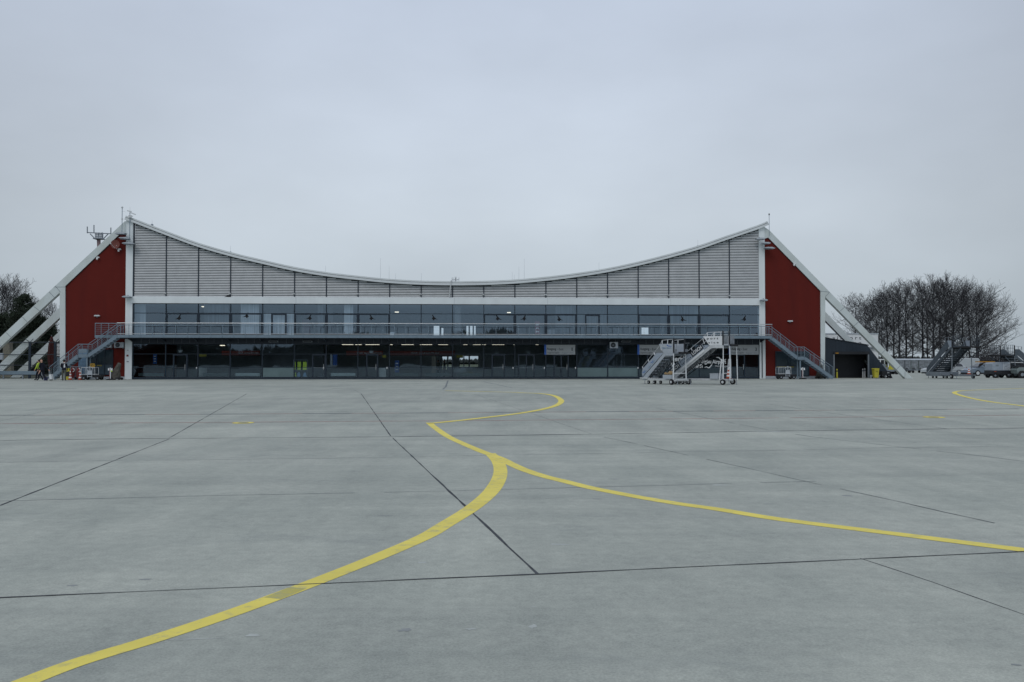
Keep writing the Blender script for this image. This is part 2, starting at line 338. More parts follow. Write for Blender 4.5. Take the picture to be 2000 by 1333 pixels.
bed = [W(-60, 4.2), W(-14.6, 4.2), W(-5.9, 6.0), W(-5.9, 90), W(-60, 90)]
g = MB(); g.add([(p.x, p.y, .001) for p in bed], [(0, 1, 2, 3, 4)])
tag(g.build('planting_bed', mat('dark_soil_and_grass', (0.045, 0.05, 0.032), 0.95, var=.4, scale=.8)), kind='structure')
def spline(pts, step=1):
    out_ = []
    P = [Vector(p) for p in pts]
    for i in range(len(P) - 1):
        p0 = P[max(i - 1, 0)]; p1 = P[i]; p2 = P[i + 1]; p3 = P[min(i + 2, len(P) - 1)]
        for k in range(8):
            t = k / 8
            out_.append(0.5 * ((2 * p1) + (-p0 + p2) * t + (2 * p0 - 5 * p1 + 4 * p2 - p3) * t * t + (-p0 + 3 * p1 - 3 * p2 + p3) * t ** 3))
    out_.append(P[-1]); return out_
def ribbon(mb, pts, width, off, smooth=True, jit=0.0, mi=0, breaks=0.0):
    px = spline(pts) if smooth else [Vector(p) for p in pts]
    gp = [G(p[0], p[1]) for p in px]; gp = [p for p in gp if p is not None]
    pts3 = []
    for a, b in zip(gp, gp[1:]):
        n = max(1, int((b - a).length / (0.35 if jit else 0.7)))
        n = min(n, 420)
        for k in range(n): pts3.append(a.lerp(b, k / n))
    pts3.append(gp[-1])
    prev = None; seg = 0
    for i, p in enumerate(pts3):
        q = pts3[min(i + 1, len(pts3) - 1)]; o = pts3[max(i - 1, 0)]
        d = (q - o); d.z = 0
        if d.length < 1e-6: continue
        d.normalize(); nn = Vector((-d.y, d.x, 0))
        w_ = (width(p) if callable(width) else width) * (1 + jit * random.uniform(-1, 1)); c = nn * (jit * w_ * 0.3 * random.uniform(-1, 1))
        a = p + c + nn * w_ / 2; b = p + c - nn * w_ / 2
        a.z = gz(a.y) + off; b.z = gz(b.y) + off
        if prev and not (breaks and random.random() < breaks):
            mb.add([prev[0], prev[1], b, a], [(0, 1, 2, 3)], mi)
        prev = (a, b)
def marks(name, lines, width, off, m, **kw):
    mb = MB()
    for l in lines: ribbon(mb, l, width, off, **kw)
    return tag(mb.build(name, m, fixn=False), kind='structure')

LS = dict(smooth=False, jit=0.45)
marks('slab_joint', [[(-200, 1175), (0, 1168), (600, 1142), (1050, 1122), (1500, 1101), (2000, 1078), (2200, 1069)]], 0.021, 0.0032, M_joint, breaks=0.0, smooth=False, jit=0.55)
marks('slab_joint', [[(-60, 863.5), (60, 859.5), (250, 857.5), (610, 855), (765, 853.5), (1150, 848.5), (1530, 842), (2000, 836.5), (2100, 835)]], 0.085, 0.0013, M_joint, breaks=0.0, **LS)
marks('slab_joint', [[(0, 988), (330, 858)], [(330, 855.5), (482, 769.5)], [(767, 856), (1050, 1122)], [(763, 852), (705, 769)]], 0.026, 0.0014, M_joint, **LS)
marks('faded_slab_joint', [[(482, 769.5), (510, 763)], [(705, 769), (691, 762)], [(0, 823), (245, 768)], [(1155, 848), (1000, 795), (925, 770)],
      [(1680, 1091), (1820, 1137), (2000, 1201), (2100, 1240)]], 0.010, 0.0014, M_joint, **LS)
marks('faded_slab_joint', [[(1170, 852), (1245, 868), (1460, 915), (1570, 940), (1680, 964), (1750, 979), (1840, 1000), (2000, 1035)]], 0.014, 0.003, M_jointm, breaks=0.10, **LS)
marks('faded_slab_joint', [[(1281, 797.5), (1387, 818), (1500, 840)], [(1537, 846), (1660, 862), (1772, 875), (1925, 892), (2040, 907)],
      [(1500, 790), (1700, 818), (1850, 838)]], 0.022, 0.003, M_jointf, breaks=0.15, **LS)
marks('faded_slab_joint', [[(-40, 904), (240, 900), (610, 896), (1000, 889), (1310, 883.5), (1500, 880.5), (1770, 874.5), (2040, 871)],
      [(-40, 980), (400, 969), (750, 962), (870, 959.5), (1140, 952.5), (1320, 948), (1430, 944.5), (1700, 938)]], 0.017, 0.002, M_jointf, breaks=0.08, **LS)
marks('faded_slab_joint', [[(-50, 780.6), (2050, 776.5)]], 0.06, 0.002, M_jointf, breaks=0.3, **LS)
marks('faded_slab_joint', [[(-50, 752.2), (600, 753.6), (1400, 755.6)], [(875, 743.5), (871, 755.5), (865, 761)], [(1000, 758), (940, 745)]], 0.10, 0.002, M_jointf, breaks=0.05, **LS)
marks('faded_slab_joint', [[(-50, 759.5), (150, 759.5)], [(-50, 765), (250, 765.5)], [(1455, 766), (1482, 766.3)], [(650, 759.2), (720, 759.4)]], 0.16, 0.002, M_joint, breaks=0.05, **LS)
marks('apron_guide_line', [[(-20, 1362), (45, 1335), (150, 1295), (300, 1249), (440, 1202.5), (540, 1166), (615, 1137.5), (720, 1096), (825, 1051), (870, 1025), (920, 994), (955, 965), (972.5, 940), (977.5, 920), (972, 902), (957, 886)]], lambda p: 0.132 + 0.078 * min(1, max(0, (p.y - 4.4) / 7)), 0.0022, M_ypaint)
marks('worn_paint_patch', [[(532, 1169.5), (556, 1160), (582, 1149)]], 0.128, 0.0027, paint('worn_olive_paint', (0.50, 0.44, 0.10), (0.36, 0.36, 0.22), 0.4, 0.65))
marks('apron_guide_line', [[(838, 826), (850, 836), (875, 853), (900, 865), (937.5, 881), (975, 895), (1000, 907.5), (1025, 918.5), (1062.5, 930.8), (1100, 940), (1150, 952.5), (1200, 962.5), (1250, 972), (1325, 984.5), (1400, 995), (1500, 1011.5), (1600, 1025), (1750, 1043.5), (1900, 1062.5), (2000, 1075), (2120, 1091)]], 0.19, 0.0027, M_ypaint)
marks('apron_guide_line', [[(840, 827), (850, 826.7), (900, 821.7), (950, 816), (1000, 810), (1030, 805.5), (1060, 800), (1085, 793), (1096, 785.5), (1092.5, 779), (1080, 773), (1057.5, 769.5), (1025, 768), (1000, 766.8), (975, 766.2), (925, 765), (870, 763.6)]], 0.24, 0.007, M_ypaint)
marks('apron_guide_line', [[(2100, 807), (2000, 793.7), (1937, 785.7), (1900, 779), (1875, 772.5), (1864, 767.5), (1875, 764.2), (1905, 762.5), (1950, 760.8), (2000, 759.3), (2060, 758)]], 0.22, 0.007, M_ypaint)
marks('red_boundary_line', [[(-50, 828.3), (500, 825), (1000, 821.5), (1500, 817), (2050, 810.5)]], 0.10, 0.004, M_rpaint, breaks=0.02, **LS)
def dy(x): return 811.6 + (799 - 811.6) * (x / 2000) ** 1.15
DK = [(-40, 67), (178, 283), (390, 490), (590, 686), (781, 875), (965, 1055), (1145, 1229), (1314, 1393), (1475, 1551), (1631, 1703), (1778, 1850), (1922, 1990)]
marks('dashed_boundary_line', [[(a, dy(max(a, 0))), (b, dy(b))] for a, b in DK], 0.13, 0.005, M_dpaint, smooth=False)
marks('dashed_boundary_line', [[(a[1], dy(a[1])), (b[0], dy(b[0]))] for a, b in zip(DK, DK[1:])], 0.10, 0.0045, M_rpaint, smooth=False)
marks('white_service_line', [[(-50, 747), (1000, 748.8), (2050, 747)]], 0.10, 0.004, M_wpaint, breaks=0.02, **LS)
marks('white_service_line', [[(x, 745.3), (x + 44, 745.4)] for x in range(350, 1200, 88)], 0.12, 0.005, M_wpaint, smooth=False)
for cx, cy_, rr in ((475, 826.5, 0.30), (1824, 815.5, 0.32)):
    c = G(cx, cy_); mb = MB()
    for r0, r1, mi, o_ in ((0.16, rr, 0, 0.006), (0.0, 0.16, 1, 0.005)):
        n = 24
        vs = [(c.x + r * math.cos(2 * PI * i / n), c.y + r * math.sin(2 * PI * i / n), gz(c.y + r * math.sin(2 * PI * i / n)) + o_) for r in (max(r0, 0.001), r1) for i in range(n)]
        mb.add(vs, [(i, (i + 1) % n, (i + 1) % n + n, i + n) for i in range(n)], mi)
    tag(mb.build('yellow_ring_marking', [M_ypaint, M_dpaint], fixn=False), kind='structure')
mb = MB()                                               # small repairs, paint spots and stains
def blob(x, y, rx, ry, mi, rot=0.0):
    c = G(x, y); n = 11; vs = []
    for i in range(n):
        k = random.uniform(0.45, 1.15); a = 2 * PI * i / n
        px_, py_ = rx * k * math.cos(a), ry * k * math.sin(a)
        X = c.x + px_ * math.cos(rot) - py_ * math.sin(rot); Y = c.y + px_ * math.sin(rot) + py_ * math.cos(rot)
        vs.append((X, Y, gz(Y) + 0.0012))
    mb.add(vs, [tuple(range(n))], mi)
for x, y, rx, ry, mi in ((1040, 1224, .025, .06, 0), (918, 1229, .035, .025, 0), (792, 1231, .045, .04, 1), (1657, 969, .07, .05, 1), (283, 1132, .05, .03, 1), (141, 1144, .05, .03, 1),
                         (495, 1241, .05, .03, 0), (750, 1008, .10, .03, 1), (1095, 1064, .10, .05, 0), (825, 1099, .06, .03, 0), (1500, 985, .07, .03, 1), (1545, 975, .1, .03, 0),
                         (636, 898, .12, .06, 0), (761, 909, .1, .05, 0), (1111, 871, .12, .06, 0), (1202, 936, .1, .04, 1), (1167, 975, .06, .03, 1), (1405, 948, .15, .05, 0),
                         (1984, 1299, .03, .02, 1), (1041, 1186, .015, .01, 0), (1930, 839.5, .5, .12, 1), (1495, 843, .5, .12, 0)):
    blob(x, y, rx, ry, mi)
blob(380, 1249, .17, .008, 0, 0.1)
tag(mb.build('pavement_repair_spots', [mat('pale_repair_mortar', (0.415, 0.44, 0.42), 0.9), mat('oil_stain', (0.25, 0.265, 0.265), 0.8)], fixn=False), kind='structure')

# ------------------------------------------------------------------ terminal building
T = empty('terminal_building', TO, TH, 'long glazed terminal with silver louvred gable, sagging roof and dark red end walls', 'airport terminal')
DEP = 14.0
uL = F(258.5, 741)[0]; uR = F(1487, 741)[0]
um = [F(260.5, 600)[0] + (F(1484, 600)[0] - F(260.5, 600)[0]) * i / 20 for i in range(21)]
z_beam0, z_beam1 = Z2(592.2, 597.2), Z2(579.7, 585.3)
z_tr = Z2(611.5, 615.5); z_deck0, z_deck1 = Z2(658.9, 662.8, -1.6), Z2(653.3, 657.3, -1.6)
z_head = Z2(671, 673); z_ltr = Z2(691.3, 692.8); z_mid = Z2(717.5, 718.5); z_base = 0.19
# roof underside curve
RL = [(243.0, 429.3), (260, 435), (321, 458.5), (383, 481.4), (446, 499.8), (508.6, 514.8), (571, 528.8), (632.7, 539.2), (695, 546.5), (756, 552.7), (818, 556.2), (879, 557.5),
      (941, 556.9), (1002, 554.4), (1063, 549.1), (1123.8, 541.8), (1184.8, 532.3), (1244.7, 519.7), (1304.6, 504.8), (1364, 488), (1423, 467.6), (1482, 447.6), (1502, 439.2)]
RC = [F(x, y, -0.3) for x, y in RL]
def cr(P, n=4):
    o = []
    for i in range(len(P) - 1):
        p0, p1, p2, p3 = [Vector(P[max(0, min(len(P) - 1, i + k))]) for k in (-1, 0, 1, 2)]
        for k in range(n):
            t = k / n
            o.append(0.5 * ((2 * p1) + (-p0 + p2) * t + (2 * p0 - 5 * p1 + 4 * p2 - p3) * t * t + (-p0 + 3 * p1 - 3 * p2 + p3) * t ** 3))
    o.append(Vector(P[-1])); return o
RCS = cr(RC)
def roofz(u):
    for a, b in zip(RCS, RCS[1:]):
        if u <= b[0]: return a[1] + (b[1] - a[1]) * (u - a[0]) / (b[0] - a[0])
    return RCS[-1][1]
def offs(P, d):
    o = []
    for i, p in enumerate(P):
        a = P[max(i - 1, 0)]; b = P[min(i + 1, len(P) - 1)]; t = (Vector(b) - Vector(a)).normalized()
        o.append(Vector((p[0] - t.y * d, p[1] + t.x * d)))
    return o
def roofband(name, d0, d1, v0, v1, m, cut=0.0):
    A = offs(RCS, d0); B = offs(RCS, d1); mb = MB(); n = len(A)
    vs = [(p[0], v, p[1]) for v in (v0, v1) for p in A + B]
    fs = []
    for i in range(n - 1):
        fs += [(i, i + 1, n + i + 1, n + i), (2 * n + i, 3 * n + i, 3 * n + i + 1, 2 * n + i + 1), (i, 2 * n + i, 2 * n + i + 1, i + 1), (n + i, n + i + 1, 3 * n + i + 1, 3 * n + i)]
    fs += [(0, n, 3 * n, 2 * n), (n - 1, 3 * n - 1, 4 * n - 1, 2 * n - 1)]
    mb.add(vs, fs); return mb.build(name, m, T)
roofband('roof_fascia', 0.0, 0.20, -0.32, DEP + 0.3, M_zinc)
roofband('roof_gap', 0.20, 0.235, -0.25, DEP + 0.25, M_dark)
roofband('roof', 0.235, 0.37, -0.29, DEP + 0.27, M_zinc)
# columns at the two ends of the glazed front
def column(x0b, x1b, x0t, x1t):
    a = F(x0b, 741, -0.06)[0]; b = F(x1b, 741, -0.06)[0]; c = F(x0t, 440, -0.06)[0]; d = F(x1t, 440, -0.06)[0]
    a = (a + c) / 2; b = (b + d) / 2
    mb = MB(); mb.prism([(a, 0), (b, 0), (b, roofz(b) - 0.003), (a, roofz(a) - 0.003)], -0.06, 0.40)
    return mb.build('column', M_white, T), a, b
_, cL0, cL1 = column(243.5, 257.5, 246.5, 259.5)
_, cR0, cR1 = column(1483.5, 1494.6, 1482.5, 1494.0)
mb = MB(); mb.box(cL1 - 0.1, cR0 + 0.08, -0.13, 0.30, z_beam0, z_beam1); mb.build('beam', M_white, T)
for i in (5, 10, 13, 17): mb = MB(); mb.box(um[i] + 0.15, um[i] + 0.165, -0.134, -0.12, z_beam0 + .02, z_beam1 - .01); mb.build('beam_seam', M_midgrey, T)
# struts: three frames, one behind the other
SLp = [(244.3, 432.0), (96, 569.5), (-88, 741.5), (-66, 741.5), (0, 678.8), (116.5, 571.8), (117.0, 741.5), (127.2, 741.5), (127.2, 559.2), (233, 458.3), (247.5, 458.0), (247.5, 434.3)]
SRp = [(1502.5, 450.0), (1620, 570.0), (1783, 741.3), (1768.6, 741.3), (1612, 580.5), (1611.2, 741.3), (1603.4, 741.3), (1602.7, 568.7), (1500.5, 464.2), (1493.5, 466.5), (1493.5, 444.0)]
PL = [F(x, y) for x, y in SLp]; PR = [F(x, y) for x, y in SRp]
for P in (PL, PR):
    for i, p in enumerate(P):
        if abs(p[1]) < 0.12: P[i] = (p[0], 0.0)
FS = 4.75
for k in range(3):
    for P, s in ((PL, -1), (PR, 1)):
        mb = MB()
        mb.prism(P, 0.0 + FS * k, 0.48 + FS * k)
        o = mb.build('strut_frame', M_strut, T)
# panel joints on the front struts
for P, s in ((SLp, -1), (SRp, 1)):
    mb = MB()
    pts = [((108, 559), (118, 571)), ((66, 599), (78, 608)), ((44, 620), (54, 630)), ((12, 650), (21, 659)), ((-8, 667), (4, 678)), ((105.5, 561), (127, 561)), ((96, 571), (106, 581))] if s < 0 else \
          [((1602, 569), (1620, 571)), ((1620, 571.5), (1612, 580)), ((1650, 600), (1641, 608)), ((1677, 629), (1668, 637)), ((1729, 684), (1720, 693)), ((1758, 715), (1749, 724)), ((1768, 724), (1767, 741))]
    for a, b in pts:
        mb = MB(); a = F(*a, -0.004); b = F(*b, -0.004); mb.beam((a[0], -0.003, a[1]), (b[0], -0.003, b[1]), 0.012, 0.035); mb.build('panel_joint', M_midgrey, T)
# red end walls
RWL = [(127.2, 741.5), (127.2, 559.6), (233, 458.7), (250, 458.4), (250, 741.5)]
RWR = [(1493, 741.5), (1493, 466.9), (1500.5, 464.6), (1603, 569.2), (1603.6, 741.5)]
for P in (RWL, RWR):
    q = [F(x, y, 0.12) for x, y in P]; q = [(a, max(b, 0.0)) for a, b in q]
    mb = MB(); mb.prism(q, 0.12, DEP); mb.build('red_wall', M_red, T)
    xs = [p[0] for p in q]; a, b = min(xs) + 0.02, max(xs) - 0.02
    mb = MB(); mb.box(a, b, 0.09, 0.12, 0, 0.24); mb.build('plinth', M_greyp, T)
# dark edge line under the struts
for P in ([(127.6, 560.5), (233.5, 459.8)], [(1500.5, 465.6), (1602.3, 569.9)]):
    a = F(*P[0], 0.1); b = F(*P[1], 0.1); mb = MB(); mb.beam((a[0], 0.10, a[1]), (b[0], 0.10, b[1]), 0.05, 0.05); mb.build('flashing', M_dark, T)

# louvred gable: one panel per bay, slats cut to the roof line
PITCH_S = 0.149
for i in range(20):
    a, b = um[i] + 0.045, um[i + 1] - 0.045
    if i == 0: a += 0.02
    mb = MB()
    zt = lambda u: roofz(u) - 0.03
    mb.prism([(a, z_beam1 + .01), (b, z_beam1 + .01), (b, zt(b)), ((a + b) / 2, zt((a + b) / 2)), (a, zt(a))], 0.10, 0.13, 1)
    z = z_beam1 + 0.06
    while z < max(zt(a), zt(b)) - 0.1:
        zz = z + 0.088; l, r = a, b
        if zt(a) < zz or zt(b) < zz:
            n = 120; us = [a + (b - a) * k / n for k in range(n + 1) if zt(a + (b - a) * k / n) > zz]
            if len(us) < 2: z += PITCH_S; continue
            l, r = us[0], us[-1]
        # blade leaning outwards at the foot
        mb.add([(l, -0.005, z), (r, -0.005, z), (r, 0.045, zz), (l, 0.045, zz), (l, 0.06, zz), (r, 0.06, zz), (r, 0.02, z), (l, 0.02, z)],
               [(0, 1, 2, 3), (3, 2, 5, 4), (4, 5, 6, 7), (7, 6, 1, 0), (0, 3, 4, 7), (1, 6, 5, 2)], 0)
        z += PITCH_S
    mb.build('louvre_panel', [M_slat, M_slatback], T)
for i in range(21):
    mb = MB(); mb.box(um[i] - 0.042, um[i] + 0.042, -0.03, 0.1, z_beam1 + 0.005, roofz(um[i]) - 0.02); mb.build('gable_mullion', M_frame, T)
mb = MB(); mb.box(um[0], um[20], -0.04, 0.02, z_beam1 + 0.001, z_beam1 + 0.055); mb.build('drip_sill', M_alu, T)
for i in (1, 3, 5, 7, 9, 11, 13, 15, 17, 19):
    mb = MB(); mb.box(um[i] - 0.16, um[i] + 0.05, -0.16, -0.05, z_beam1 + 0.32, z_beam1 + 0.38); mb.beam((um[i], -0.06, z_beam1 + .3), (um[i], -0.03, z_beam1 + .3), 0.05, 0.12)
    mb.build('wall_lamp', M_alu, T)
a = F(881.5, 550, -0.36); b = F(877.5, 580, -0.2)
mb = MB(); mb.tube((a[0], -0.38, a[1] + .1), (b[0], -0.2, b[1]), 0.055, 8); mb.build('rain_pipe', M_alu, T)

# upper storey: one window per bay
fixed = {0: 'fix', 4: 'door', 8: 'fix', 9: 'fix', 10: 'fix', 14: 'door', 15: 'fix', 19: 'fix'}
birds = {1: (348, 621, 1), 3: (480, 617, 1), 5: (603, 621, 1), 7: (727, 621.5, -1), 9: (849, 621.5, -1), 11: (974, 622, -1), 12: (1022, 622, 1), 13: (1094, 623.5, -1), 17: (1335, 624, -1), 19: (1452, 623, 1)}
z_u0 = z_deck1 - 0.05
BIRD = [(-0.26, -0.10), (-0.12, -0.06), (-0.02, 0.02), (0.06, 0.14), (0.16, 0.24), (0.20, 0.22), (0.13, 0.06), (0.18, 0.0), (0.22, -0.08), (0.14, -0.10), (0.10, -0.18), (0.03, -0.16), (0.0, -0.08), (-0.10, -0.10)]
for i in range(20):
    a, b = um[i], um[i + 1]
    mb = MB(); kind = fixed.get(i, 'open')
    mb.box(a - 0.035, a + 0.035, 0.0, 0.16, z_u0, z_beam0)
    if i == 19: mb.box(b - 0.035, b + 0.035, 0.0, 0.16, z_u0, z_beam0)
    mb.box(a + 0.035, b - 0.035, 0.02, 0.15, z_beam0 - 0.05, z_beam0 - 0.002)
    mb.box(a + 0.035, b - 0.035, 0.02, 0.15, z_tr - 0.028, z_tr + 0.028)
    mb.box(a + 0.035, b - 0.035, 0.02, 0.15, z_u0, z_u0 + 0.08)
    if kind == 'open':
        l, r, t0, t1 = a + 0.035, b - 0.035, z_u0 + 0.08, z_tr - 0.028
        mb.box(l, l + 0.10, 0.03, 0.14, t0, t1); mb.box(r - 0.10, r, 0.03, 0.14, t0, t1)
        mb.box(l + 0.10, r - 0.10, 0.03, 0.14, t1 - 0.09, t1); mb.box(l + 0.10, r - 0.10, 0.03, 0.14, t0, t0 + 0.09)
    o = mb.build('window', M_frame, T)
    pn = MB(); pn.add([(a + .03, .088, z_u0 + .03), (b - .03, .088, z_u0 + .03), (b - .03, .088, z_beam0 - .03), (a + .03, .088, z_beam0 - .03)], [(0, 1, 2, 3)]); pn.v = [(x, y + random.uniform(-.004, .004), z) for x, y, z in pn.v]; pn.build('pane', M_glass, o)
    if kind == 'door':
        w0 = a + (b - a) * 0.27; w1 = w0 + 0.48 * (b - a)
        d = MB()
        for (x0, x1) in ((w0, w0 + 0.13), (w1 - 0.13, w1)): d.box(x0, x1, 0.0, 0.17, z_u0 + 0.08, z_tr - 0.028)
        d.box(w0 + .13, w1 - .13, 0.0, 0.17, z_tr - 0.15, z_tr - 0.028); d.box(w0 + .13, w1 - .13, 0.0, 0.17, z_u0 + 0.08, z_u0 + 0.2)
        dd = d.build('door', M_frame, T)
        h = MB(); h.tube((w1 - 0.08, -0.06, z_u0 + 1.0), (w1 - 0.26, -0.06, z_u0 + 1.0), 0.02, 6); h.beam((w1 - 0.08, -0.06, z_u0 + 1.0), (w1 - 0.08, 0.0, z_u0 + 1.0), .03, .03); h.build('handle', M_alu, dd)
        c = MB(); c.box(a + 0.06, b - 0.06, 0.35, 0.37, z_u0, z_tr); c.build('blind', M_cur, o)
    if i in birds:
        x, y, s = birds[i]; u, z = F(x, y, 0.08)
        d = MB(); d.prism([(u + s * p[0] * 1.25, z + p[1] * 1.25) for p in BIRD], 0.076, 0.083); d.build('bird_sticker', M_birddec, o)
# ground storey: one shopfront per bay
door = {1: (.25, .66), 5: (.58, .97), 7: (.28, .62), 11: (.27, .66), 12: (.12, .62), 13: (.27, .72), 16: (.30, .60), 19: (.27, .50)}
frost = {4: (0, 1), 14: (0, 1), 15: (0, 1)}
for i in range(20):
    a, b = um[i], um[i + 1]
    if i == 0: a = cL1 + 0.04
    if i == 19: b = cR0 - 0.04
    mb = MB()
    mb.box(a - 0.035, a + 0.035, 0.0, 0.16, 0.0, z_head)
    if i == 19: mb.box(b - 0.035, b + 0.035, 0.0, 0.16, 0.0, z_head)
    mb.box(a + .035, b - .035, 0.02, 0.15, 0.0, z_base); mb.box(a + .035, b - .035, 0.02, 0.15, z_head - 0.06, z_head)
    mb.box(a + .035, b - .035, 0.02, 0.15, z_ltr - 0.026, z_ltr + 0.026)
    dd = door.get(i)
    segs = [(a + .035, b - .035)]
    if dd: segs = [(a + .035, a + (b - a) * dd[0]), (a + (b - a) * dd[1], b - .035)]
    for l, r in segs:
        if r - l > 0.1: mb.box(l, r, 0.03, 0.14, z_mid - 0.022, z_mid + 0.022)
    o = mb.build('shopfront', M_frame, T)
    pn = MB(); pn.add([(a + .03, .088, z_base - .02), (b - .03, .088, z_base - .02), (b - .03, .088, z_head - .02), (a + .03, .088, z_head - .02)], [(0, 1, 2, 3)]); pn.v = [(x, y + random.uniform(-.004, .004), z) for x, y, z in pn.v]; pn.build('pane', M_glass_low, o)
    if i in frost:
        f = MB(); f.box(a + 0.06, b - 0.06, 0.06, 0.08, z_base + 0.02, z_mid - 0.03); f.build('frosted_panel', M_frost, o)
    if dd:
        w0 = a + (b - a) * dd[0]; w1 = a + (b - a) * dd[1]; d = MB()
        xs = [w0, w1] if (w1 - w0) < 1.2 else [w0, (w0 + w1) / 2, w1]
        for x in xs: d.box(x - 0.05, x + 0.05, -0.01, 0.165, 0.06, z_ltr - 0.026)
        for l, r in zip(xs, xs[1:]):
            d.box(l + .05, r - .05, -0.005, 0.16, z_ltr - 0.13, z_ltr - 0.026); d.box(l + .05, r - .05, -0.005, 0.16, 0.06, 0.2)
        dr = d.build('door', M_frame, T)
        h = MB(); h.tube((w1 - 0.13, -0.07, 0.85), (w1 - 0.13, -0.07, 1.35), 0.018, 6)
        h.beam((w1 - 0.13, -0.07, .9), (w1 - 0.13, 0.0, .9), .02, .02); h.beam((w1 - 0.13, -0.07, 1.3), (w1 - 0.13, 0.0, 1.3), .02, .02); h.build('handle', M_alu, dr)
        h = MB(); h.box(xs[0] + .06, xs[-1] - .06, -0.02, -0.01, z_mid - 0.03, z_mid - 0.01); h.build('push_bar', M_midgrey, dr)
for x in (384, 632, 756, 1002, 1063, 1124, 1246, 1424):
    u, z = F(x, 719, -0.03); mb = MB(); mb.box(u - 0.04, u + 0.04, -0.06, -0.002, z - 0.07, z + 0.07); mb.build('call_button', M_whitep, T)
mb = MB(); mb.box(cL1 + .003, cR0 - .003, 0.0, 0.2, z_head, z_deck0 + 0.08); mb.build('header_panel', M_darkpanel, T)
mb = MB()
for i in range(20):
    for t in (0.25, 0.5, 0.75):
        mb.box(um[i] + (um[1] - um[0]) * t - .006, um[i] + (um[1] - um[0]) * t + .006, -0.006, 0.0, z_head + .02, z_deck0 - .02)
mb.build('header_seam', M_midgrey, T)
for x in (534, 601, 1222):
    u, z = F(x, 667.5, -0.1); mb = MB(); mb.box(u - 0.4, u + 0.4, -0.22, -0.002, z - 0.07, z + 0.07); mb.box(u - .36, u + .36, -.224, -.22, z - .04, z + .04, 1); mb.build('vent_grille', [M_midgrey, M_dark], T)

# interior shell
mb = MB(); mb.box(cL1, cR0, 0.2, DEP - .2, -0.02, 0.03); mb.build('hall_floor', M_intfloor, T)
mb = MB(); mb.box(cL1, cR0, 0.17, DEP - .2, z_head + 0.12, z_deck1 - 0.06); mb.build('upper_floor_slab', M_intceil, T)
mb = MB(); mb.box(cL1, cR0, 0.31, DEP - .2, z_beam0 + 0.05, z_beam0 + 0.3); mb.build('upper_ceiling', M_intceil, T)
# rear wall with openings that let the daylight through
def rect(x0, x1, y0, y1, v): a = F(x0, y1, v); b = F(x1, y0, v); return (a[0], b[0], a[1], b[1])
def wall_with_holes(mb, u0, u1, z0, z1, v0, v1, holes):
    holes = sorted(holes); x = u0
    for a, b, c, d in holes:
        if a > x: mb.box(x, a, v0, v1, z0, z1)
        if c > z0: mb.box(a, b, v0, v1, z0, c)
        if d < z1: mb.box(a, b, v0, v1, d, z1)
        x = b
    mb.box(x, u1, v0, v1, z0, z1)
VB = DEP - 0.45
zs = z_head + 0.3
low = [rect(864, 873, 697, 722, VB), rect(876, 882, 697, 718, VB), rect(898, 905, 695, 717, VB), rect(907, 915, 696, 717, VB), rect(918, 934, 696, 717, VB)]
upp = [rect(847, 858, 636, 655, VB), rect(862, 866, 641, 655, VB), rect(911, 915, 636, 655, VB), rect(918, 923, 636, 655, VB), rect(926, 929, 636, 655, VB)]
upp += [rect(1248.5, 1250.5, 640, 657, VB), rect(1253, 1267, 640, 657, VB)]
mb = MB(); wall_with_holes(mb, cL0 - .3, cR1 + .3, 0.0, zs, VB, VB + .2, low); wall_with_holes(mb, cL0 - .3, cR1 + .3, zs, roofz(um[10]) - .1, VB, VB + .2, upp); mb.build('rear_wall', M_intwall, T)
mb = MB(); mb.prism([(cL0 - .3, roofz(um[10]) - .1), (cL0 - .3, roofz(cL0) - .1)] + [(um[i], roofz(um[i]) - .02) for i in range(1, 20)] + [(cR1 + .3, roofz(cR1) - .1), (cR1 + .3, roofz(um[10]) - .1)], VB, VB + .2); mb.build('rear_gable', M_intwall, T)
# a pair of inner partitions and columns so that the rooms differ
for x0, x1, y0, y1, v, m in ((259, 262, 594, 655, 3.0, M_intwall), (508, 571, 594, 655, 5.0, M_intwall), (1124, 1246, 594, 655, 4.5, M_intwall), (510, 632, 673, 741, 5.5, mat('dark_office_wall', (.13, .14, .15), .8, var=.3, scale=.6)), (1125, 1245, 673, 741, 4.8, MATS.get('dark_office_wall') or M_intwall), (888, 900, 613, 655, 3.0, M_intceil), (1290, 1300, 594, 655, 4.0, M_intwall), (640, 650, 594, 655, 6.0, M_intceil)):
    a, b, c, d = rect(x0, x1, y0, y1, v); c = 0.03 if y1 > 700 else z_deck1 - .05; d = (z_head + .12) if y1 > 700 else z_beam0 + .05
    mb = MB(); mb.box(a, b, v, v + .15, c, d); mb.build('partition', m, T)
for x0, x1, v in ((398, 447, .6), (470, 506, .55), (620, 631, .5), (672, 690, .5), (1304, 1363, .7), (1085, 1122, .9), (262, 285, .9)):
    a, b, _, _ = rect(x0, x1, 594, 655, v); mb = MB(); mb.box(a, b, v, v + .02, z_deck1 - .05 + (1.2 if x0 in (398, 1304) else 0), z_beam0 - .02); mb.build('curtain', M_cur, T)
# radiators / low sills behind the glass
for i in (0, 2, 3, 6, 8, 9, 10):
    mb = MB(); a, b = um[i] + .4, um[i + 1] - .25; mb.box(a, b, 0.25, 0.4, 0.28, 0.55)
    mb.build('radiator', mat('grey_radiator', (0.20, 0.25, 0.25), 0.5), T)

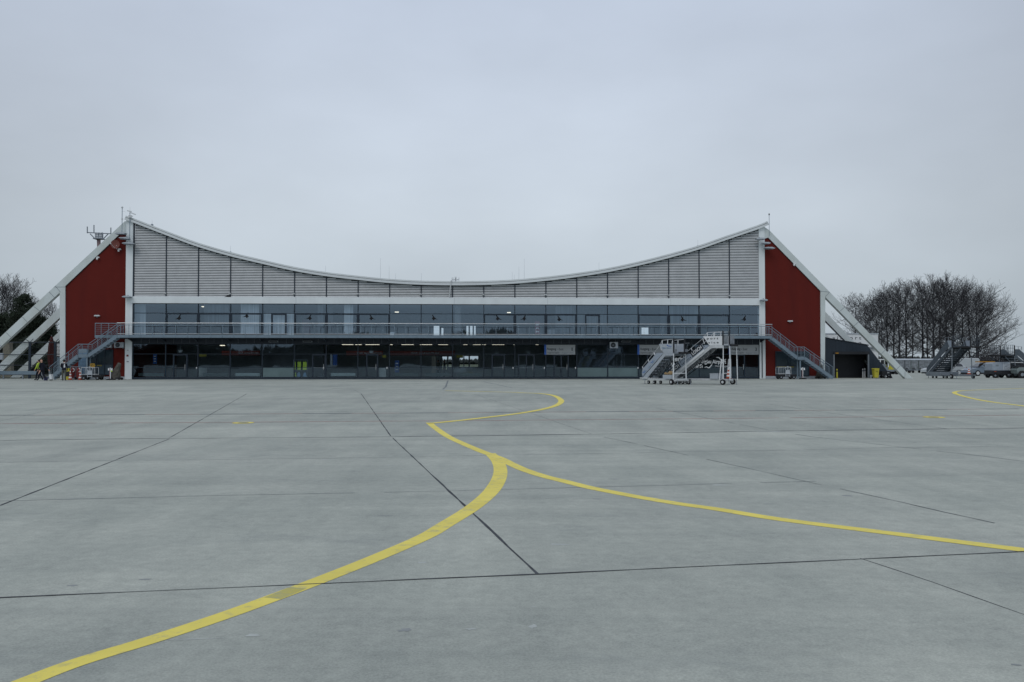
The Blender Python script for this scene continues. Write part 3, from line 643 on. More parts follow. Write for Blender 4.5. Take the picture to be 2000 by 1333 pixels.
# lamps inside: each a thing
def thing_part(nm, label, cat, loc, rz=TH, group=None): return empty(nm, loc, rz, label, cat, group)
lampx = [(668, 690), (694, 706), (714, 741), (762, 767), (784, 808), (820, 844), (856, 875), (905, 913), (924, 939), (942, 949), (961, 985), (1003, 1006), (1046, 1052)]
for k, (x0, x1) in enumerate(lampx):
    v = 4.6; a = F(x0, 673.4, v); b = F(x1, 673.4, v); o = W(a[0], v, a[1])
    r = empty('strip_lamp', o, TH, 'lit warm white strip lamp in the row under the ground floor ceiling of the hall', 'lamp', 'strip lamps in the ground floor hall')
    mb = MB(); Ls = b[0] - a[0]; mb.box(0, Ls, -.05, .05, -.024, .024); mb.build('lamp_tube', M_lamp, r)
    mb = MB(); mb.box(-.02, Ls + .02, -.07, .07, .036, .09); mb.build('lamp_housing', M_greyp, r)
for x, y, v, wd in ((775, 610, 5, .35), (994, 611, 5, .35), (400, 599.5, 4, .5), (432, 675.2, 3, .12), (437, 675.2, 3, .12)):
    a = F(x, y, v)
    r = empty('ceiling_lamp', W(a[0], v, a[1]), TH, {775: 'lit ceiling lamp behind the upper window left of centre', 994: 'lit ceiling lamp behind the upper window right of centre', 400: 'lit ceiling lamp behind the third upper window', 432: 'small lit spotlight behind the third shopfront, the left one of two', 437: 'small lit spotlight behind the third shopfront, the right one of two'}[x], 'lamp')
    mb = MB(); mb.box(-wd / 2, wd / 2, -.2, .2, -.03, .03); mb.build('lamp_panel', M_lamp, r)
    mb = MB(); mb.box(-wd / 2 - .02, wd / 2 + .02, -.22, .22, .031, .08); mb.build('lamp_housing', M_greyp, r)
# red shop fascias
M_sred = mat('red_shop_fascia', (0.22, 0.035, 0.025), 0.5)
for x0, x1, t0, t1, lab in ((433, 507, 465, 505, 'dark red duty free fascia behind the glass near the left end of the hall'), (676, 748, 697, 745, 'dark red duty free fascia behind the glass left of the blue display'), (762, 889, 802, 858, 'widest dark red duty free fascia behind the glass in the middle of the hall')):
    v = 3.2; a = F(x0, 694.4, v); b = F(x1, 685.6, v)
    r = empty('shop_fascia', W(a[0], v, a[1]), TH, lab, 'shop sign')
    mb = MB(); mb.box(0, b[0] - a[0], 0, .12, 0, b[1] - a[1]); mb.build('board', M_sred, r)
    c = F(t0, 691.8, v); d = F(t1, 688.6, v)
    text('TRAVEL VALUE & DUTY FREE', (c[0] - a[0], -.006, c[1] - a[1]), (1, 0, 0), (0, 0, 1), d[0] - c[0], d[1] - c[1], M_textw, r)
# assorted things seen through the glass
def inside_box(nm, lab, cat, x0, x1, y0, y1, v, m, dep=.1, m2=None):
    a, b, c, d = rect(x0, x1, y0, y1, v)
    r = empty(nm, W(a, v, max(c, 0.03)), TH, lab, cat)
    mb = MB(); h = d - max(c, 0.03); mb.box(0, b - a, 0, dep, 0, h); mb.build('body', m, r)
    if m2:
        q = MB()
        for k in range(3): q.box((b - a) * .2, (b - a) * .8, -.006, 0, h * (.2 + .25 * k), h * (.3 + .25 * k))
        q.build('print', m2, r)
    return r
inside_box('info_display', 'blue information display behind the first shopfront', 'display', 299, 306, 691.5, 711, 1.2, M_blue, m2=M_textw)
inside_box('info_display', 'tall blue display stand in the middle of the hall below the widest fascia', 'display', 771, 779.5, 704.5, 728, 1.6, M_blue, .4, M_textw)
inside_box('blue_cabinet', 'dark blue cabinet behind the seventh shopfront', 'cabinet', 650, 658, 693, 714, 3.0, M_blue, .4)
inside_box('drinks_cabinet', 'pale fridge cabinet left of the blue cabinet in the hall', 'cabinet', 645, 649, 693, 714, 2.8, M_greyp, .4)
inside_box('yellow_sign', 'yellow notice panel behind the third shopfront', 'sign', 389, 403, 691.5, 697, 1.0, mat('yellow_notice', (0.40, 0.34, 0.05), .6), m2=None)
inside_box('yellow_sign', 'yellow notice panel in the middle of the hall beside the bright rear windows', 'sign', 891.5, 904.5, 694, 699.5, 1.0, MATS['yellow_notice'])
inside_box('yellow_sign', 'small yellow notice above the white cabinet behind the eighth shopfront', 'sign', 747, 754, 694, 699, 1.0, MATS['yellow_notice'])
inside_box('white_counter', 'waist high white cabinet behind the eighth shopfront', 'cabinet', 740.5, 754, 719, 737, .5, mat('pale_counter', (.30, .33, .33), .6), .5)
inside_box('poster_stand', 'pale poster column beside the person in the hall', 'poster stand', 843, 851.5, 696, 729, 2.5, mat('pale_poster', (.38, .34, .28), .6), .1)
inside_box('check_in_machine', 'grey check-in machine by the rear windows of the hall', 'machine', 887, 910, 720, 728, 1.2, M_greyp, .4)
inside_box('check_in_machine', 'tall pale check-in machine behind the third shopfront', 'machine', 388, 404, 718, 736, .8, MATS['pale_counter'], .4)
inside_box('white_wardrobe', 'white cupboard behind the upper window with the sixth blind', 'cupboard', 676, 692, 642, 655, 1.0, M_whitep, .4)
inside_box('white_wardrobe', 'white sideboard behind the upper window below the bird right of centre', 'cupboard', 1064, 1084, 644, 656, 1.0, M_whitep, .4)
inside_box('office_chair', 'white chair back behind the upper window at left centre', 'chair', 762, 771, 649, 655.5, .8, M_whitep, .1)
inside_box('red_display', 'white and dark red advertising stand behind the fourth upper window', 'display', 473, 482, 624, 655, 1.0, mat('red_white_print', (.25, .10, .12), .6), .1, M_textw)
inside_box('red_display', 'white and red advertising stand behind the upper window right of centre', 'display', 1045, 1054, 628, 655, 1.0, MATS['red_white_print'], .1, M_textw)
inside_box('pink_frame', 'pale pink shelf frame behind the sixth upper window', 'shelf', 590, 606, 625, 654, 1.5, mat('pink_frame_paint', (.30, .22, .25), .6), .1)
for x, y, v, lab in ((970.5, 690, .6, 'small white hanging sign left of the hall centre doors'), (1032, 689, .6, 'small white hanging sign left of the first exit sign'), (352, 686, .6, 'small white hanging sign behind the second shopfront'), (725, 687.5, .6, 'small white hanging sign in front of the middle red fascia'), (494.5, 606.5, .6, 'small white hanging sign behind the fourth upper window')):
    a = F(x, y, v); r = empty('hanging_sign', W(a[0], v, a[1]), TH, lab, 'sign')
    mb = MB(); mb.prism([(-.16, -.13), (.16, -.13), (.14, .02), (.2, .02), (.2, .1), (-.2, .1), (-.14, .02) if False else (-.2, .02), (-.14, .02)], 0, .1); mb.build('board', M_signgrey, r)
    mb = MB(); mb.tube((0, .05, .1), (0, .05, .55), .012, 5); mb.build('hanger', M_greyp, r)
# hi-vis vests hanging on a rail behind the sixth shopfront
rk = rect(573, 600, 703, 736, .6)
r = empty('coat_rack', W(rk[0], .6, 0.03), TH, 'clothes rail full of hanging vests behind the sixth shopfront', 'clothes rail')
mb = MB(); wd = rk[1] - rk[0]; mb.tube((0, 0, 1.72), (wd, 0, 1.72), .02, 6); mb.tube((0, 0, 0), (0, 0, 1.75), .02, 6); mb.tube((wd, 0, 0), (wd, 0, 1.75), .02, 6)
mb.beam((-.0, -.25, .02), (0, .25, .02), .04, .04); mb.beam((wd, -.25, .02), (wd, .25, .02), .04, .04); mb.build('rail', M_midgrey, r)
cols = [M_hivis, M_navy, M_hivis, M_hivis, M_navy, M_hivis, M_hivis]
for k, m in enumerate(cols):
    x = wd * (k + .7) / 7.6
    o = W(rk[0] + x, .6, 0.0); low_ = k in (0, 1, 2, 5)
    zt = 1.66 if k % 2 else 1.6
    mb = MB(); mb.prism([(-.10, .82), (.09, .85), (.11, 1.3), (.08, 1.52), (.02, 1.58), (-.03, 1.58), (-.09, 1.5), (-.08, 1.3)], -.03, .16); mb.tube((0, .05, 1.58), (0, .02, 1.75), .006, 4)
    vst = mb.build('hanging_vest', m, None, loc=o, rot=(0, 0, TH)); tag(vst, 'yellow vest hanging on the clothes rail behind the sixth shopfront' if m is M_hivis else 'navy jacket hanging on the clothes rail behind the sixth shopfront', 'vest', 'garments on the clothes rail')
for k, (x, m, lab) in enumerate(((576, M_hivis, 'folded yellow vests at the foot of the clothes rail'), (583.5, M_bluelt, 'pale blue bag at the foot of the clothes rail, the left one'), (595.5, M_bluelt, 'pale blue bag at the foot of the clothes rail, the right one'))):
    a = F(x, 733, .45); mb = MB(); mb.prism([(-.16, 0), (.16, 0), (.1, .32), (.03, .42), (-.09, .3)], -.1, .1); o = mb.build('bag', m, None, loc=W(a[0], .42, .22), rot=(0, 0, TH)); tag(o, lab, 'bag')

# ------------------------------------------------------------------ exit signs
for k, (x0, x1, num) in enumerate(((1064.5, 1123.5, '1'), (1246.5, 1306, '2'), (1425, 1482, '3'))):
    a, b, c, d = rect(x0, x1, 674, 693, -.08); r = empty('exit_sign', W(a, -.08, c), TH, ['grey exit board numbered 1 above the sliding doors', 'grey exit board partly behind the leftmost passenger stairs', 'grey exit board numbered 3 at the right end of the front'][k], 'exit sign')
    wd, h = b - a, d - c
    mb = MB(); mb.box(0, wd, 0, .07, 0, h); mb.build('board', M_signgrey, r)
    mb = MB(); mb.box(-.06, .12, -.006, .066, -.01, h + .01); mb.build('blue_edge', M_blue, r)
    text('Ausgang -', (.16, -.003, h * .38), (1, 0, 0), (0, 0, 1), wd * .36, h * .34, M_text, r, bold=.015)
    text('Exit', (.16 + wd * .40, -.003, h * .44), (1, 0, 0), (0, 0, 1), wd * .15, h * .24, M_text, r)
    text('Gepäckausgabe -', (.16, -.003, h * .07), (1, 0, 0), (0, 0, 1), wd * .46, h * .21, M_text, r)
    text('Baggage claim', (.16 + wd * .50, -.003, h * .08), (1, 0, 0), (0, 0, 1), wd * .38, h * .18, M_midgrey, r)
    text(num, (wd * .88, -.003, h * .38), (1, 0, 0), (0, 0, 1), wd * (.03 if num == '1' else .05), h * .34, M_text, r, bold=.03)
# welcome lettering on the glass between exits 2 and 3
r = empty('window_lettering', W(F(1300, 700)[0], 0.0, 0), TH, 'white welcome lettering with two swooshes on the glass behind the stairs', 'lettering')
u0 = F(1300, 700)[0]
def wl(s, x0, x1, yb, yt, m=M_textw):
    a, b, c, d = rect(x0, x1, yt, yb, -.03); text(s, (a - u0, -.03, c), (1, 0, 0), (0, 0, 1), b - a, d - c, m, r, bold=.02)
wl('Herzlich', 1309, 1351, 706, 696.5); wl('Willkommen', 1310, 1372, 719, 709)
wl('Allgäu', 1365, 1389, 712.5, 702.5); wl('Airport', 1391, 1418, 713, 703); wl('Memmingen', 1397, 1422, 718.5, 713.5, M_signgrey)
def swoosh(pts, wpx, nm='swoosh'):
    P = [F(x, y, -.03) for x, y in pts]; C = cr(P, 6); mb = MB(); n = len(C)
    for i in range(n - 1):
        t = (C[i + 1] - C[i]).normalized(); k = math.sin(PI * min(1, max(0.08, (i + .5) / n))) ** .5 * wpx
        a = C[i]; b = C[i + 1]; q = Vector((-t.y, t.x)) * k
        mb.prism([tuple(Vector((p[0] - u0, p[1]))) for p in (a - q, b - q, b + q, a + q)], -.035, -.03)
    mb.build(nm, M_textw, r)
swoosh([(1399, 698.5), (1404, 699), (1408, 703), (1413, 704.5), (1418, 702)], .045)
swoosh([(1376, 718.5), (1380, 717), (1384, 719), (1389, 714.5), (1391, 711)], .04)

# ------------------------------------------------------------------ balcony with railing
bu0, bu1 = F(228.3, 656, -1.6)[0], F(1508.2, 660, -1.6)[0]
mb = MB(); mb.box(bu0, bu1, -1.58, -0.135, z_deck0 + .02, z_deck1 - .01); mb.build('balcony_deck', M_darkpanel, T)
mb = MB(); mb.box(bu0, bu1, -1.62, -1.58, z_deck0, z_deck1); mb.build('balcony_fascia', M_galv, T)
mb = MB()
for i in range(0, 21):
    mb.prism([(-1.5, z_deck0 - .02), (-.14, z_deck0 - .32), (-.14, z_deck0 + .015), (-1.5, z_deck0 + .015)], um[i] - .05, um[i] + .05, plane='yz')
mb.box(bu0 + .1, bu1 - .1, -1.25, -1.13, z_deck0 - .10, z_deck0 + .015); mb.build('balcony_bracket', M_darkpanel, T)
zr = Z2(630.4, 634.9, -1.6); zr2 = Z2(634.5, 638.5, -1.6); zrb = Z2(651.4, 655.2, -1.6)
mb = MB(); mb.tube((bu0, -1.62, zr), (bu1, -1.62, zr), 0.032, 8); mb.build('handrail', M_rail, T)
npost = 58
mb = MB()
mb.beam((bu0, -1.6, zr2), (bu1, -1.6, zr2), .03, .05)
for k in range(npost + 1):
    u = bu0 + .03 + (bu1 - bu0 - .06) * k / npost
    mb.box(u - .022, u + .022, -1.645, -1.621, z_deck0 + .05, zr2 + .02); mb.beam((u, -1.63, zr2), (u, -1.62, zr - .02), .015, .015)
    mb.box(u - .04, u + .04, -1.64, -1.622, z_deck0 + .10, z_deck0 + .16)
for j in range(1, 6): mb.tube((bu0, -1.6, z_deck1 + j * (zr2 - z_deck1) / 6.3), (bu1, -1.6, z_deck1 + j * (zr2 - z_deck1) / 6.3), .004, 4)
mb.build('railing', M_galv, T)
mb = MB(); mb.beam((bu0, -1.6, zrb), (bu1, -1.6, zrb), .02, .045); mb.build('toe_rail', M_rail, T)
for u, s in ((bu0, -1), (bu1, 1)):                      # railing across the balcony's far end and the landing
    mb = MB()
    for v in (-.75, -.15): mb.box(u - .025, u + .025, v - .02, v + .02, z_deck1, zr2)
    for j in range(1, 8): mb.tube((u, -.75, z_deck1 + j * (zr2 - z_deck1) / 7), (u, -.15, z_deck1 + j * (zr2 - z_deck1) / 7), .012 if j < 7 else .025, 5)
    mb.build('end_railing', M_galv, T)
lu = F(187, 656, -.5)[0]
mb = MB(); mb.box(lu, bu0 - .002, -.72, -.14, z_deck0 + .01, z_deck1); mb.build('side_landing', M_galv, T)
mb = MB()
for u in (lu + .03, lu + .55, lu + 1.2): mb.box(u - .02, u + .02, -.72, -.68, z_deck1, zr)
for j in range(1, 7): mb.tube((lu, -.7, z_deck1 + j * (zr - z_deck1) / 6), (bu0, -.7, z_deck1 + j * (zr - z_deck1) / 6), .012 if j < 6 else .03, 5)
mb.build('landing_railing', M_galv, T)

def outside_stair(pts, nm, v0, v1, mirror):
    P = [F(x, y, v0) for x, y in pts]; P[-1] = (P[-1][0], 0.06)
    r_ = MB()
    for v in (v0, v1):
        for a, b in zip(P, P[1:]):
            r_.beam((a[0], v, a[1]), (b[0], v, b[1]), .03, .30)
    st = r_.build(nm, M_galv, T)
    tr = MB()
    for a, b in zip(P, P[1:]):
        a = Vector(a); b = Vector(b)
        if abs(a.y - b.y) < .3:
            tr.box(min(a.x, b.x), max(a.x, b.x), v0 + .03, v1 - .03, a.y + .02, a.y + .08); continue
        n = max(2, int(round(abs(a.y - b.y) / .185)))
        for k in range(1, n):
            p = a.lerp(b, k / n); tr.box(p.x - .15, p.x + .15, v0 + .03, v1 - .03, p.y - .02, p.y + .025)
    tr.build('treads', M_midgrey, st)
    for nm2, v in (('near_railing', v0), ('far_railing', v1)):
        q = MB(); H = 1.02
        top = [(p[0], p[1] + H) for p in P]
        for a, b in zip(top, top[1:]): q.tube((a[0], v, a[1]), (b[0], v, b[1]), .030, 7)
        for a, b in zip(P, P[1:]):
            L_ = (Vector(a) - Vector(b)).length; n = max(1, int(round(L_ / 1.05)))
            for k in range(n + (b == P[-1])):
                p = Vector(a).lerp(Vector(b), k / n); q.box(p.x - .02, p.x + .02, v - .015, v + .015, p.y, p.y + H)
            for j in range(1, 6): q.tube((a[0], v, a[1] + .12 + j * .145), (b[0], v, b[1] + .12 + j * .145), .009, 4)
        q.build(nm2, M_galv, st)
    return st, P
st, P = outside_stair([(228.5, 656.5), (171.8, 695.5), (152.3, 695.5), (96, 738)], 'outside_stair', -1.6, -.74, False)
mb = MB(); u = (P[1][0] + P[2][0]) / 2
mb.box(u + .25, u + .37, -1.55, -1.43, 0, P[1][1] - .1); mb.box(u + .25, u + .37, -.85, -.78, 0, P[1][1] - .1); mb.build('support_post', M_galv, st)
mb = MB(); mb.box(P[2][0] + .1, P[1][0] - .1, -1.64, -1.62, P[1][1] + .25, P[1][1] + .62); mb.build('landing_plate', M_galv, st)
st, P = outside_stair([(1508, 661.5), (1557.8, 700), (1571.3, 700), (1627, 740)], 'outside_stair', -1.6, -.74, True)
mb = MB(); u = (P[1][0] + P[2][0]) / 2
mb.box(u - .10, u + .02, -1.5, -1.40, 0, P[1][1] - .1); mb.box(u - .10, u + .02, -.85, -.78, 0, P[1][1] - .1); mb.build('support_post', M_galv, st)

# windows and doors low in the red walls
def wall_window(x0, x1, y0, y1, muls, sill=None):
    a, b, c, d = rect(x0, x1, y0, y1, .08)
    mb = MB(); t = .07
    mb.box(a, b, .02, .10, d - t, d); mb.box(a, b, .02, .10, c, c + t); mb.box(a, a + t, .02, .1, c + t, d - t); mb.box(b - t, b, .02, .1, c + t, d - t)
    for m in muls:
        u = a + (b - a) * m; mb.box(u - .03, u + .03, .02, .1, c + t, d - t)
    zz = c + (d - c) * .42; mb.box(a + t, b - t, .025, .095, zz - .04, zz + .04)
    o = mb.build('wall_window', M_frame, T)
    p = MB(); p.box(a + .02, b - .02, .075, .10, zz, d - .02); p.build('pane', M_dglass, o)
    p = MB(); p.box(a + .02, b - .02, .070, .10, c + .02, zz); p.build('spandrel', mat('grey_blue_spandrel', (0.06, 0.09, 0.115), 0.3, var=.15, scale=1), o)
    p = MB(); p.box(a + (b - a) * .04, a + (b - a) * .55, .06, .069, zz - .02 - .14, zz - .06)
    p.build('yellow_strip', mat('dull_yellow_strip', (0.30, 0.26, 0.06), .6, var=.3), o)
wall_window(172, 221.5, 683, 733, (.33, .66)); wall_window(1514.5, 1580, 686.5, 735.5, (.38, .72))
a, b, c, d = rect(153, 171, 683, 741, .08); mb = MB(); mb.box(a, b, .05, .11, .05, d); dr = mb.build('service_door', M_bluelt, T)
mb = MB(); mb.box(b - .18, b - .12, .0, .05, 1.0, 1.08); mb.build('handle', M_alu, dr)
for (x0, x1, y0, y1, m) in ((247, 251, 693.3, 696.8, M_redp), (247, 252, 704.8, 708.6, M_whitep), (248, 251, 683.8, 685.2, M_signgrey)):
    a, b, c, d = rect(x0, x1, y0, y1, -.07); mb = MB(); mb.box(a, b, -.075, -.061, c, d)
    if m is M_whitep: mb.box(a + .02, b - .02, -.078, -.075, c + .05, d - .05, 1)
    mb.build('notice_plate', [m, M_midgrey], T)
a = F(1488.3, 660, -.1); mb = MB(); mb.tube((a[0], -.1, 0.1), (a[0], -.1, z_deck0 - .1), .045, 8); mb.build('drain_pipe', M_frame, T)

# ------------------------------------------------------------------ fittings on the building
def bulkhead(x, y, lab, v=.1):
    a = F(x, y, v); r = empty('wall_light', W(a[0], v, a[1]), TH, lab, 'wall lamp')
    mb = MB(); mb.prism([(-.24, -.04), (.24, -.04), (.24, .03), (.18, .08), (-.18, .08), (-.24, .03)], -.18, 0); mb.build('lamp_housing', M_alu, r)
    mb = MB(); mb.box(-.06, .06, -.1, .02, -.12, -.04); mb.build('bracket', M_midgrey, r)
bulkhead(190.5, 617.5, 'small flat lamp on the left red wall above the stair'); bulkhead(1542.5, 628, 'small flat lamp on the right red wall')
def flood(x, y, wd, lab, tilt=0.0, v=-.5, up=False):
    a = F(x, y, v); r = empty('floodlight', W(a[0], v, a[1]), TH, lab, 'floodlight', 'floodlights on the building corners')
    h = wd / 2
    mb = MB(); mb.prism([(-h, -.03 - tilt), (h * .7, -.05), (h, .02 + tilt), (h * .4, .10), (-h * .5, .09), (-h, .02 - tilt)], -.32, .22); mb.build('lamp_head', M_greyp, r)
    mb = MB(); mb.box(-h * .8, h * .8, -.28, .18, -.075 - abs(tilt) * .2, -.052); mb.build('lens', M_midgrey, r)
    mb = MB(); mb.beam((0, .2, .03), (0, -v + .02, .03), .06, .06); mb.tube((0, .12, -.12), (0, .12, .2), .03, 6); mb.build('bracket', M_midgrey, r)
flood(237, 457, .95, 'topmost floodlight at the left gable corner', .02); flood(244.5, 466.5, .9, 'middle floodlight at the left gable corner', -.05); flood(253, 476.5, 1.1, 'lowest of three floodlights at the left gable corner', -.02)
flood(1484, 467.5, .9, 'topmost floodlight at the right gable corner', .03); flood(1495.5, 476, .8, 'middle floodlight at the right gable corner', .0); flood(1502, 485.5, 1.0, 'lowest of three floodlights at the right gable corner', -.03)
flood(249, 580.5, .75, 'floodlight on the left column at the white beam', .0, -.4); flood(1491.5, 587, .65, 'floodlight on the right column at the white beam', 0, -.4)
def mast(x0, y0, y1, lab, r0, kind):
    a = F(x0, y0, -.42); b = F(x0, y1, -.42); r = empty('antenna_mast', W(a[0], -.42, a[1]), TH, lab, 'antenna mast')
    h = b[1] - a[1]; mb = MB(); mb.tube((0, 0, 0), (0, 0, h), r0, 7); mb.build('pole', M_galv, r)
    mb = MB()
    if kind == 'lamp': mb.lathe([(.03, h), (.08, h + .03), (.1, h + .1), (.06, h + .16), (.01, h + .2)], n=10); mb.tube((0, 0, h - .25), (.3, 0, h - .32), .012, 5); mb.box(-.06, .06, -.05, .05, h * .55, h * .62)
    if kind == 'cam':
        mb.beam((-.22, 0, h), (.12, 0, h - .08), .12, .09); mb.beam((-.02, 0, h - .14), (.48, 0, h - .34), .14, .09); mb.box(-.1, .14, -.08, .08, h - .62, h - .40); mb.beam((.02, 0, h - .45), (.25, 0, h - .5), .1, .08)
        mb.tube((0, 0, h), (0, 0, h + .35), .01, 4)
    if kind == 'red': mb.lathe([(.02, h), (.06, h + .02), (.065, h + .12), (.03, h + .18)], n=8)
    mb.build('mast_head', M_blackp if kind == 'red' else M_alu, r); return r
mast(238.2, 457, 407.5, 'white tipped mast at the left roof corner', .028, 'lamp'); mast(253.2, 470, 412, 'camera mast beside the white tipped mast at the left roof corner', .03, 'cam')
mast(1502.5, 462, 421, 'slim dark tipped mast at the right roof corner', .022, 'red')
for k, (x, yb, yt, lab) in enumerate(((743, 548, 504, 'tallest lightning rod on the left half of the roof'), (760, 549, 520, 'second tallest lightning rod on the left half of the roof'), (772.5, 550, 535, 'short rod right of the pair of tall rods on the left half'), (823, 553, 534, 'lone short rod just left of the roof centre'),
        (1000.5, 552, 532, 'leftmost of four rods right of the roof centre'), (1004.5, 552, 537, 'shortest of four rods right of the roof centre'), (1013.5, 551, 521, 'second tallest rod right of the roof centre'), (1024, 550, 506, 'tallest rod right of the roof centre'),
        (297, 438, 430, 'rod on the steep roof end near the left camera mast'), (450, 492, 480, 'rod on the sloping left roof third'), (636, 534, 519, 'lone rod on the left roof half before the bend'), (1170, 530, 513, 'lone rod on the right roof half'), (1363, 480, 469, 'rod on the steep right roof end'))):
    a = F(x, yb + 3, 1.0); b = F(x, yt, 1.0); r = empty('lightning_rod', W(a[0], 1.0, a[1]), TH, lab, 'lightning rod', 'lightning rods on the roof')
    h = b[1] - a[1]; mb = MB(); mb.tube((0, 0, 0), (0, 0, h), .010, 5, .005); mb.build('rod', M_midgrey, r); mb = MB(); mb.lathe([(.12, 0), (.12, .1), (.04, .16)], n=8); mb.build('foot', M_midgrey, r)
a = F(889.5, 551, 3.0); r = empty('mobile_antenna', W(a[0], 3.0, a[1]), TH, 'cluster of white panel antennas at the lowest point of the roof', 'antenna')
mb = MB()
for x in (-.33, -.22, -.03, .08, .33): mb.box(x - .035, x + .035, -.06, .06, -.1, .42 if abs(x) > .1 else .5)
mb.build('panel', M_alu, r); mb = MB(); mb.tube((-.33, .05, .2), (.33, .05, .2), .03, 6); mb.tube((.0, .05, -.35), (0, .05, .4), .045, 6); mb.build('frame', M_midgrey, r)
# satellite dish and domes on the left red wall
a = F(227, 478, -.15); r = empty('satellite_dish', W(a[0], -.15, a[1]), TH, 'dark red satellite dish below the left gable corner', 'satellite dish')
mb = MB(); n = 20
prof = [(0.001, .10), (.15, .085), (.30, .04), (.40, 0)]
vs = []; fs = []
for rr, dd in prof: vs += [(rr * math.cos(2 * PI * i / n), -.25 + dd, rr * math.sin(2 * PI * i / n)) for i in range(n)]
for k in range(3): fs += [(k * n + i, k * n + (i + 1) % n, (k + 1) * n + (i + 1) % n, (k + 1) * n + i) for i in range(n)]
mb.add(vs, fs); mb.build('dish', mat('dish_red', (.17, .055, .045), .6), r)
mb = MB(); mb.tube((0, -.2, -.38), (-.24, -.6, -.02), .015, 5); mb.box(-.28, -.2, -.66, -.56, -.05, .05); mb.tube((0.1, .25, -.4), (.1, -.15, -.4), .03, 6); mb.beam((.1, -.15, -.42), (.1, -.15, -.1), .05, .05); mb.build('arm', M_alu, r)
def dome(x, y, lab, v=-.1):
    a = F(x, y, v); r = empty('dome_camera', W(a[0], v, a[1]), TH, lab, 'security camera')
    mb = MB(); mb.box(-.05, .14, -.02, .22, .08, .2); mb.tube((-.02, 0, .05), (-.02, 0, .16), .06, 8); mb.build('bracket', M_whitep, r)
    mb = MB(); mb.ball((-.02, 0, -.0), .09, 10, 6, sz=1.15); mb.build('camera_dome', M_whitep, r)
dome(190, 506, 'white dome camera at the edge of the left sloping strut'); dome(232, 490, 'white dome camera on the red wall below the satellite dish'); dome(1551.5, 518, 'white dome camera at the edge of the right sloping strut')
# air conditioners
def aircon(x0, x1, y0, y1, lab, v, front=.3):
    a, b, c, d = rect(x0, x1, y0, y1, v); r = empty('air_conditioner', W(a, v, c), TH, lab, 'air conditioner'); wd, h = b - a, d - c
    mb = MB(); mb.box(0, wd, 0, front, 0, h); mb.build('casing', M_greyp, r)
    mb = MB(); cx, cz, R_ = wd * .4, h * .5, min(wd * .33, h * .42)
    mb.prism([(cx + R_ * math.cos(2 * PI * i / 20), cz + R_ * math.sin(2 * PI * i / 20)) for i in range(20)], -.004, 0); mb.build('fan_opening', M_dark, r)
    mb = MB()
    for k in range(4): rr = R_ * (k + 1) / 4; mb.prism([(cx + rr, cz - .012), (cx + rr, cz + .012), (cx - rr, cz + .012), (cx - rr, cz - .012)], -.012, -.006)
    for k in range(8):
        t = PI * k / 8; mb.beam((cx - R_ * math.cos(t), -.012, cz - R_ * math.sin(t)), (cx + R_ * math.cos(t), -.012, cz + R_ * math.sin(t)), .006, .008)
    mb.build('fan_grille', M_midgrey, r)
    mb = MB(); mb.box(.05, .1, 0.02, -v + .1, -.06, -.005); mb.box(wd - .1, wd - .05, 0.02, -v + .1, -.06, -.005); mb.build('bracket', M_midgrey, r)
aircon(222.5, 240.5, 669, 679.5, 'air conditioner under the balcony at the left stair', -.3); aircon(1191.5, 1207, 668.5, 680.5, 'air conditioner under the balcony above the frosted panels', -.5)
aircon(208, 217.5, 670, 679.5, 'smaller air conditioner half hidden by the left stair', -.2)
a = F(444.5, 578.5, -.1); mb = MB(); q = [(-.3, -.03), (-.12, .04), (.0, .12), (.10, .14), (.16, .10), (.24, .02), (.3, -.03), (.1, -.04)]
mb.prism(q, -.05, .05); mb.ball((.12, 0, .12), .05, 8, 5); o = mb.build('perched_crow', M_blackp, None, loc=W(a[0], -.06, z_beam1 + .05), rot=(0, 0, TH)); tag(o, 'black crow perched on the white beam under the louvres', 'crow')

# ------------------------------------------------------------------ radio tower behind the left strut
Yt = 118.0
def PX(x, y, Y): d = ray(x, y); t = Y / d.y; return Vector((d.x * t, Y, CAM_Z + d.z * t))
b0 = at(192, Yt); r = empty('radio_tower', (b0.x, Yt, 0), 0, 'slim radio tower with aerial platform showing above the left strut', 'radio tower')
def lp(x, y): p = PX(x, y, Yt); return Vector((p.x - b0.x, 0, p.z))
mb = MB(); mb.tube((0, 0, 0), lp(193.5, 469), .55, 10, .2); mb.tube(lp(191, 500), lp(190, 469), .06, 5); mb.build('shaft', mat('pale_red_shaft', (.26, .18, .19), .6), r)
mb = MB(); mb.prism([tuple((lp(185, 468)).xz), tuple(lp(202, 468).xz), tuple(lp(201, 466).xz), tuple(lp(186, 466).xz)], -.6, .6); mb.build('platform', M_midgrey, r)
mb = MB()
for x0, y0, x1, y1 in ((171, 454.5, 216.5, 457), (176, 457, 186, 467), (211, 457.5, 202, 467), (170.5, 443, 170.5, 456), (183.5, 440, 183.5, 454), (216.5, 445, 216.5, 457.5)):
    mb.tube(lp(x0, y0), lp(x1, y1), .07, 5)
for x in (186.5, 189, 191.5, 194, 196.5, 199, 201): mb.tube(lp(x, 467), lp(x + random.uniform(-1, 1), random.uniform(452.5, 457)), .06, 5)
for y in (458, 462): mb.tube(lp(186, y), lp(201, y), .05, 5)
mb.build('aerials', M_midgrey, r)

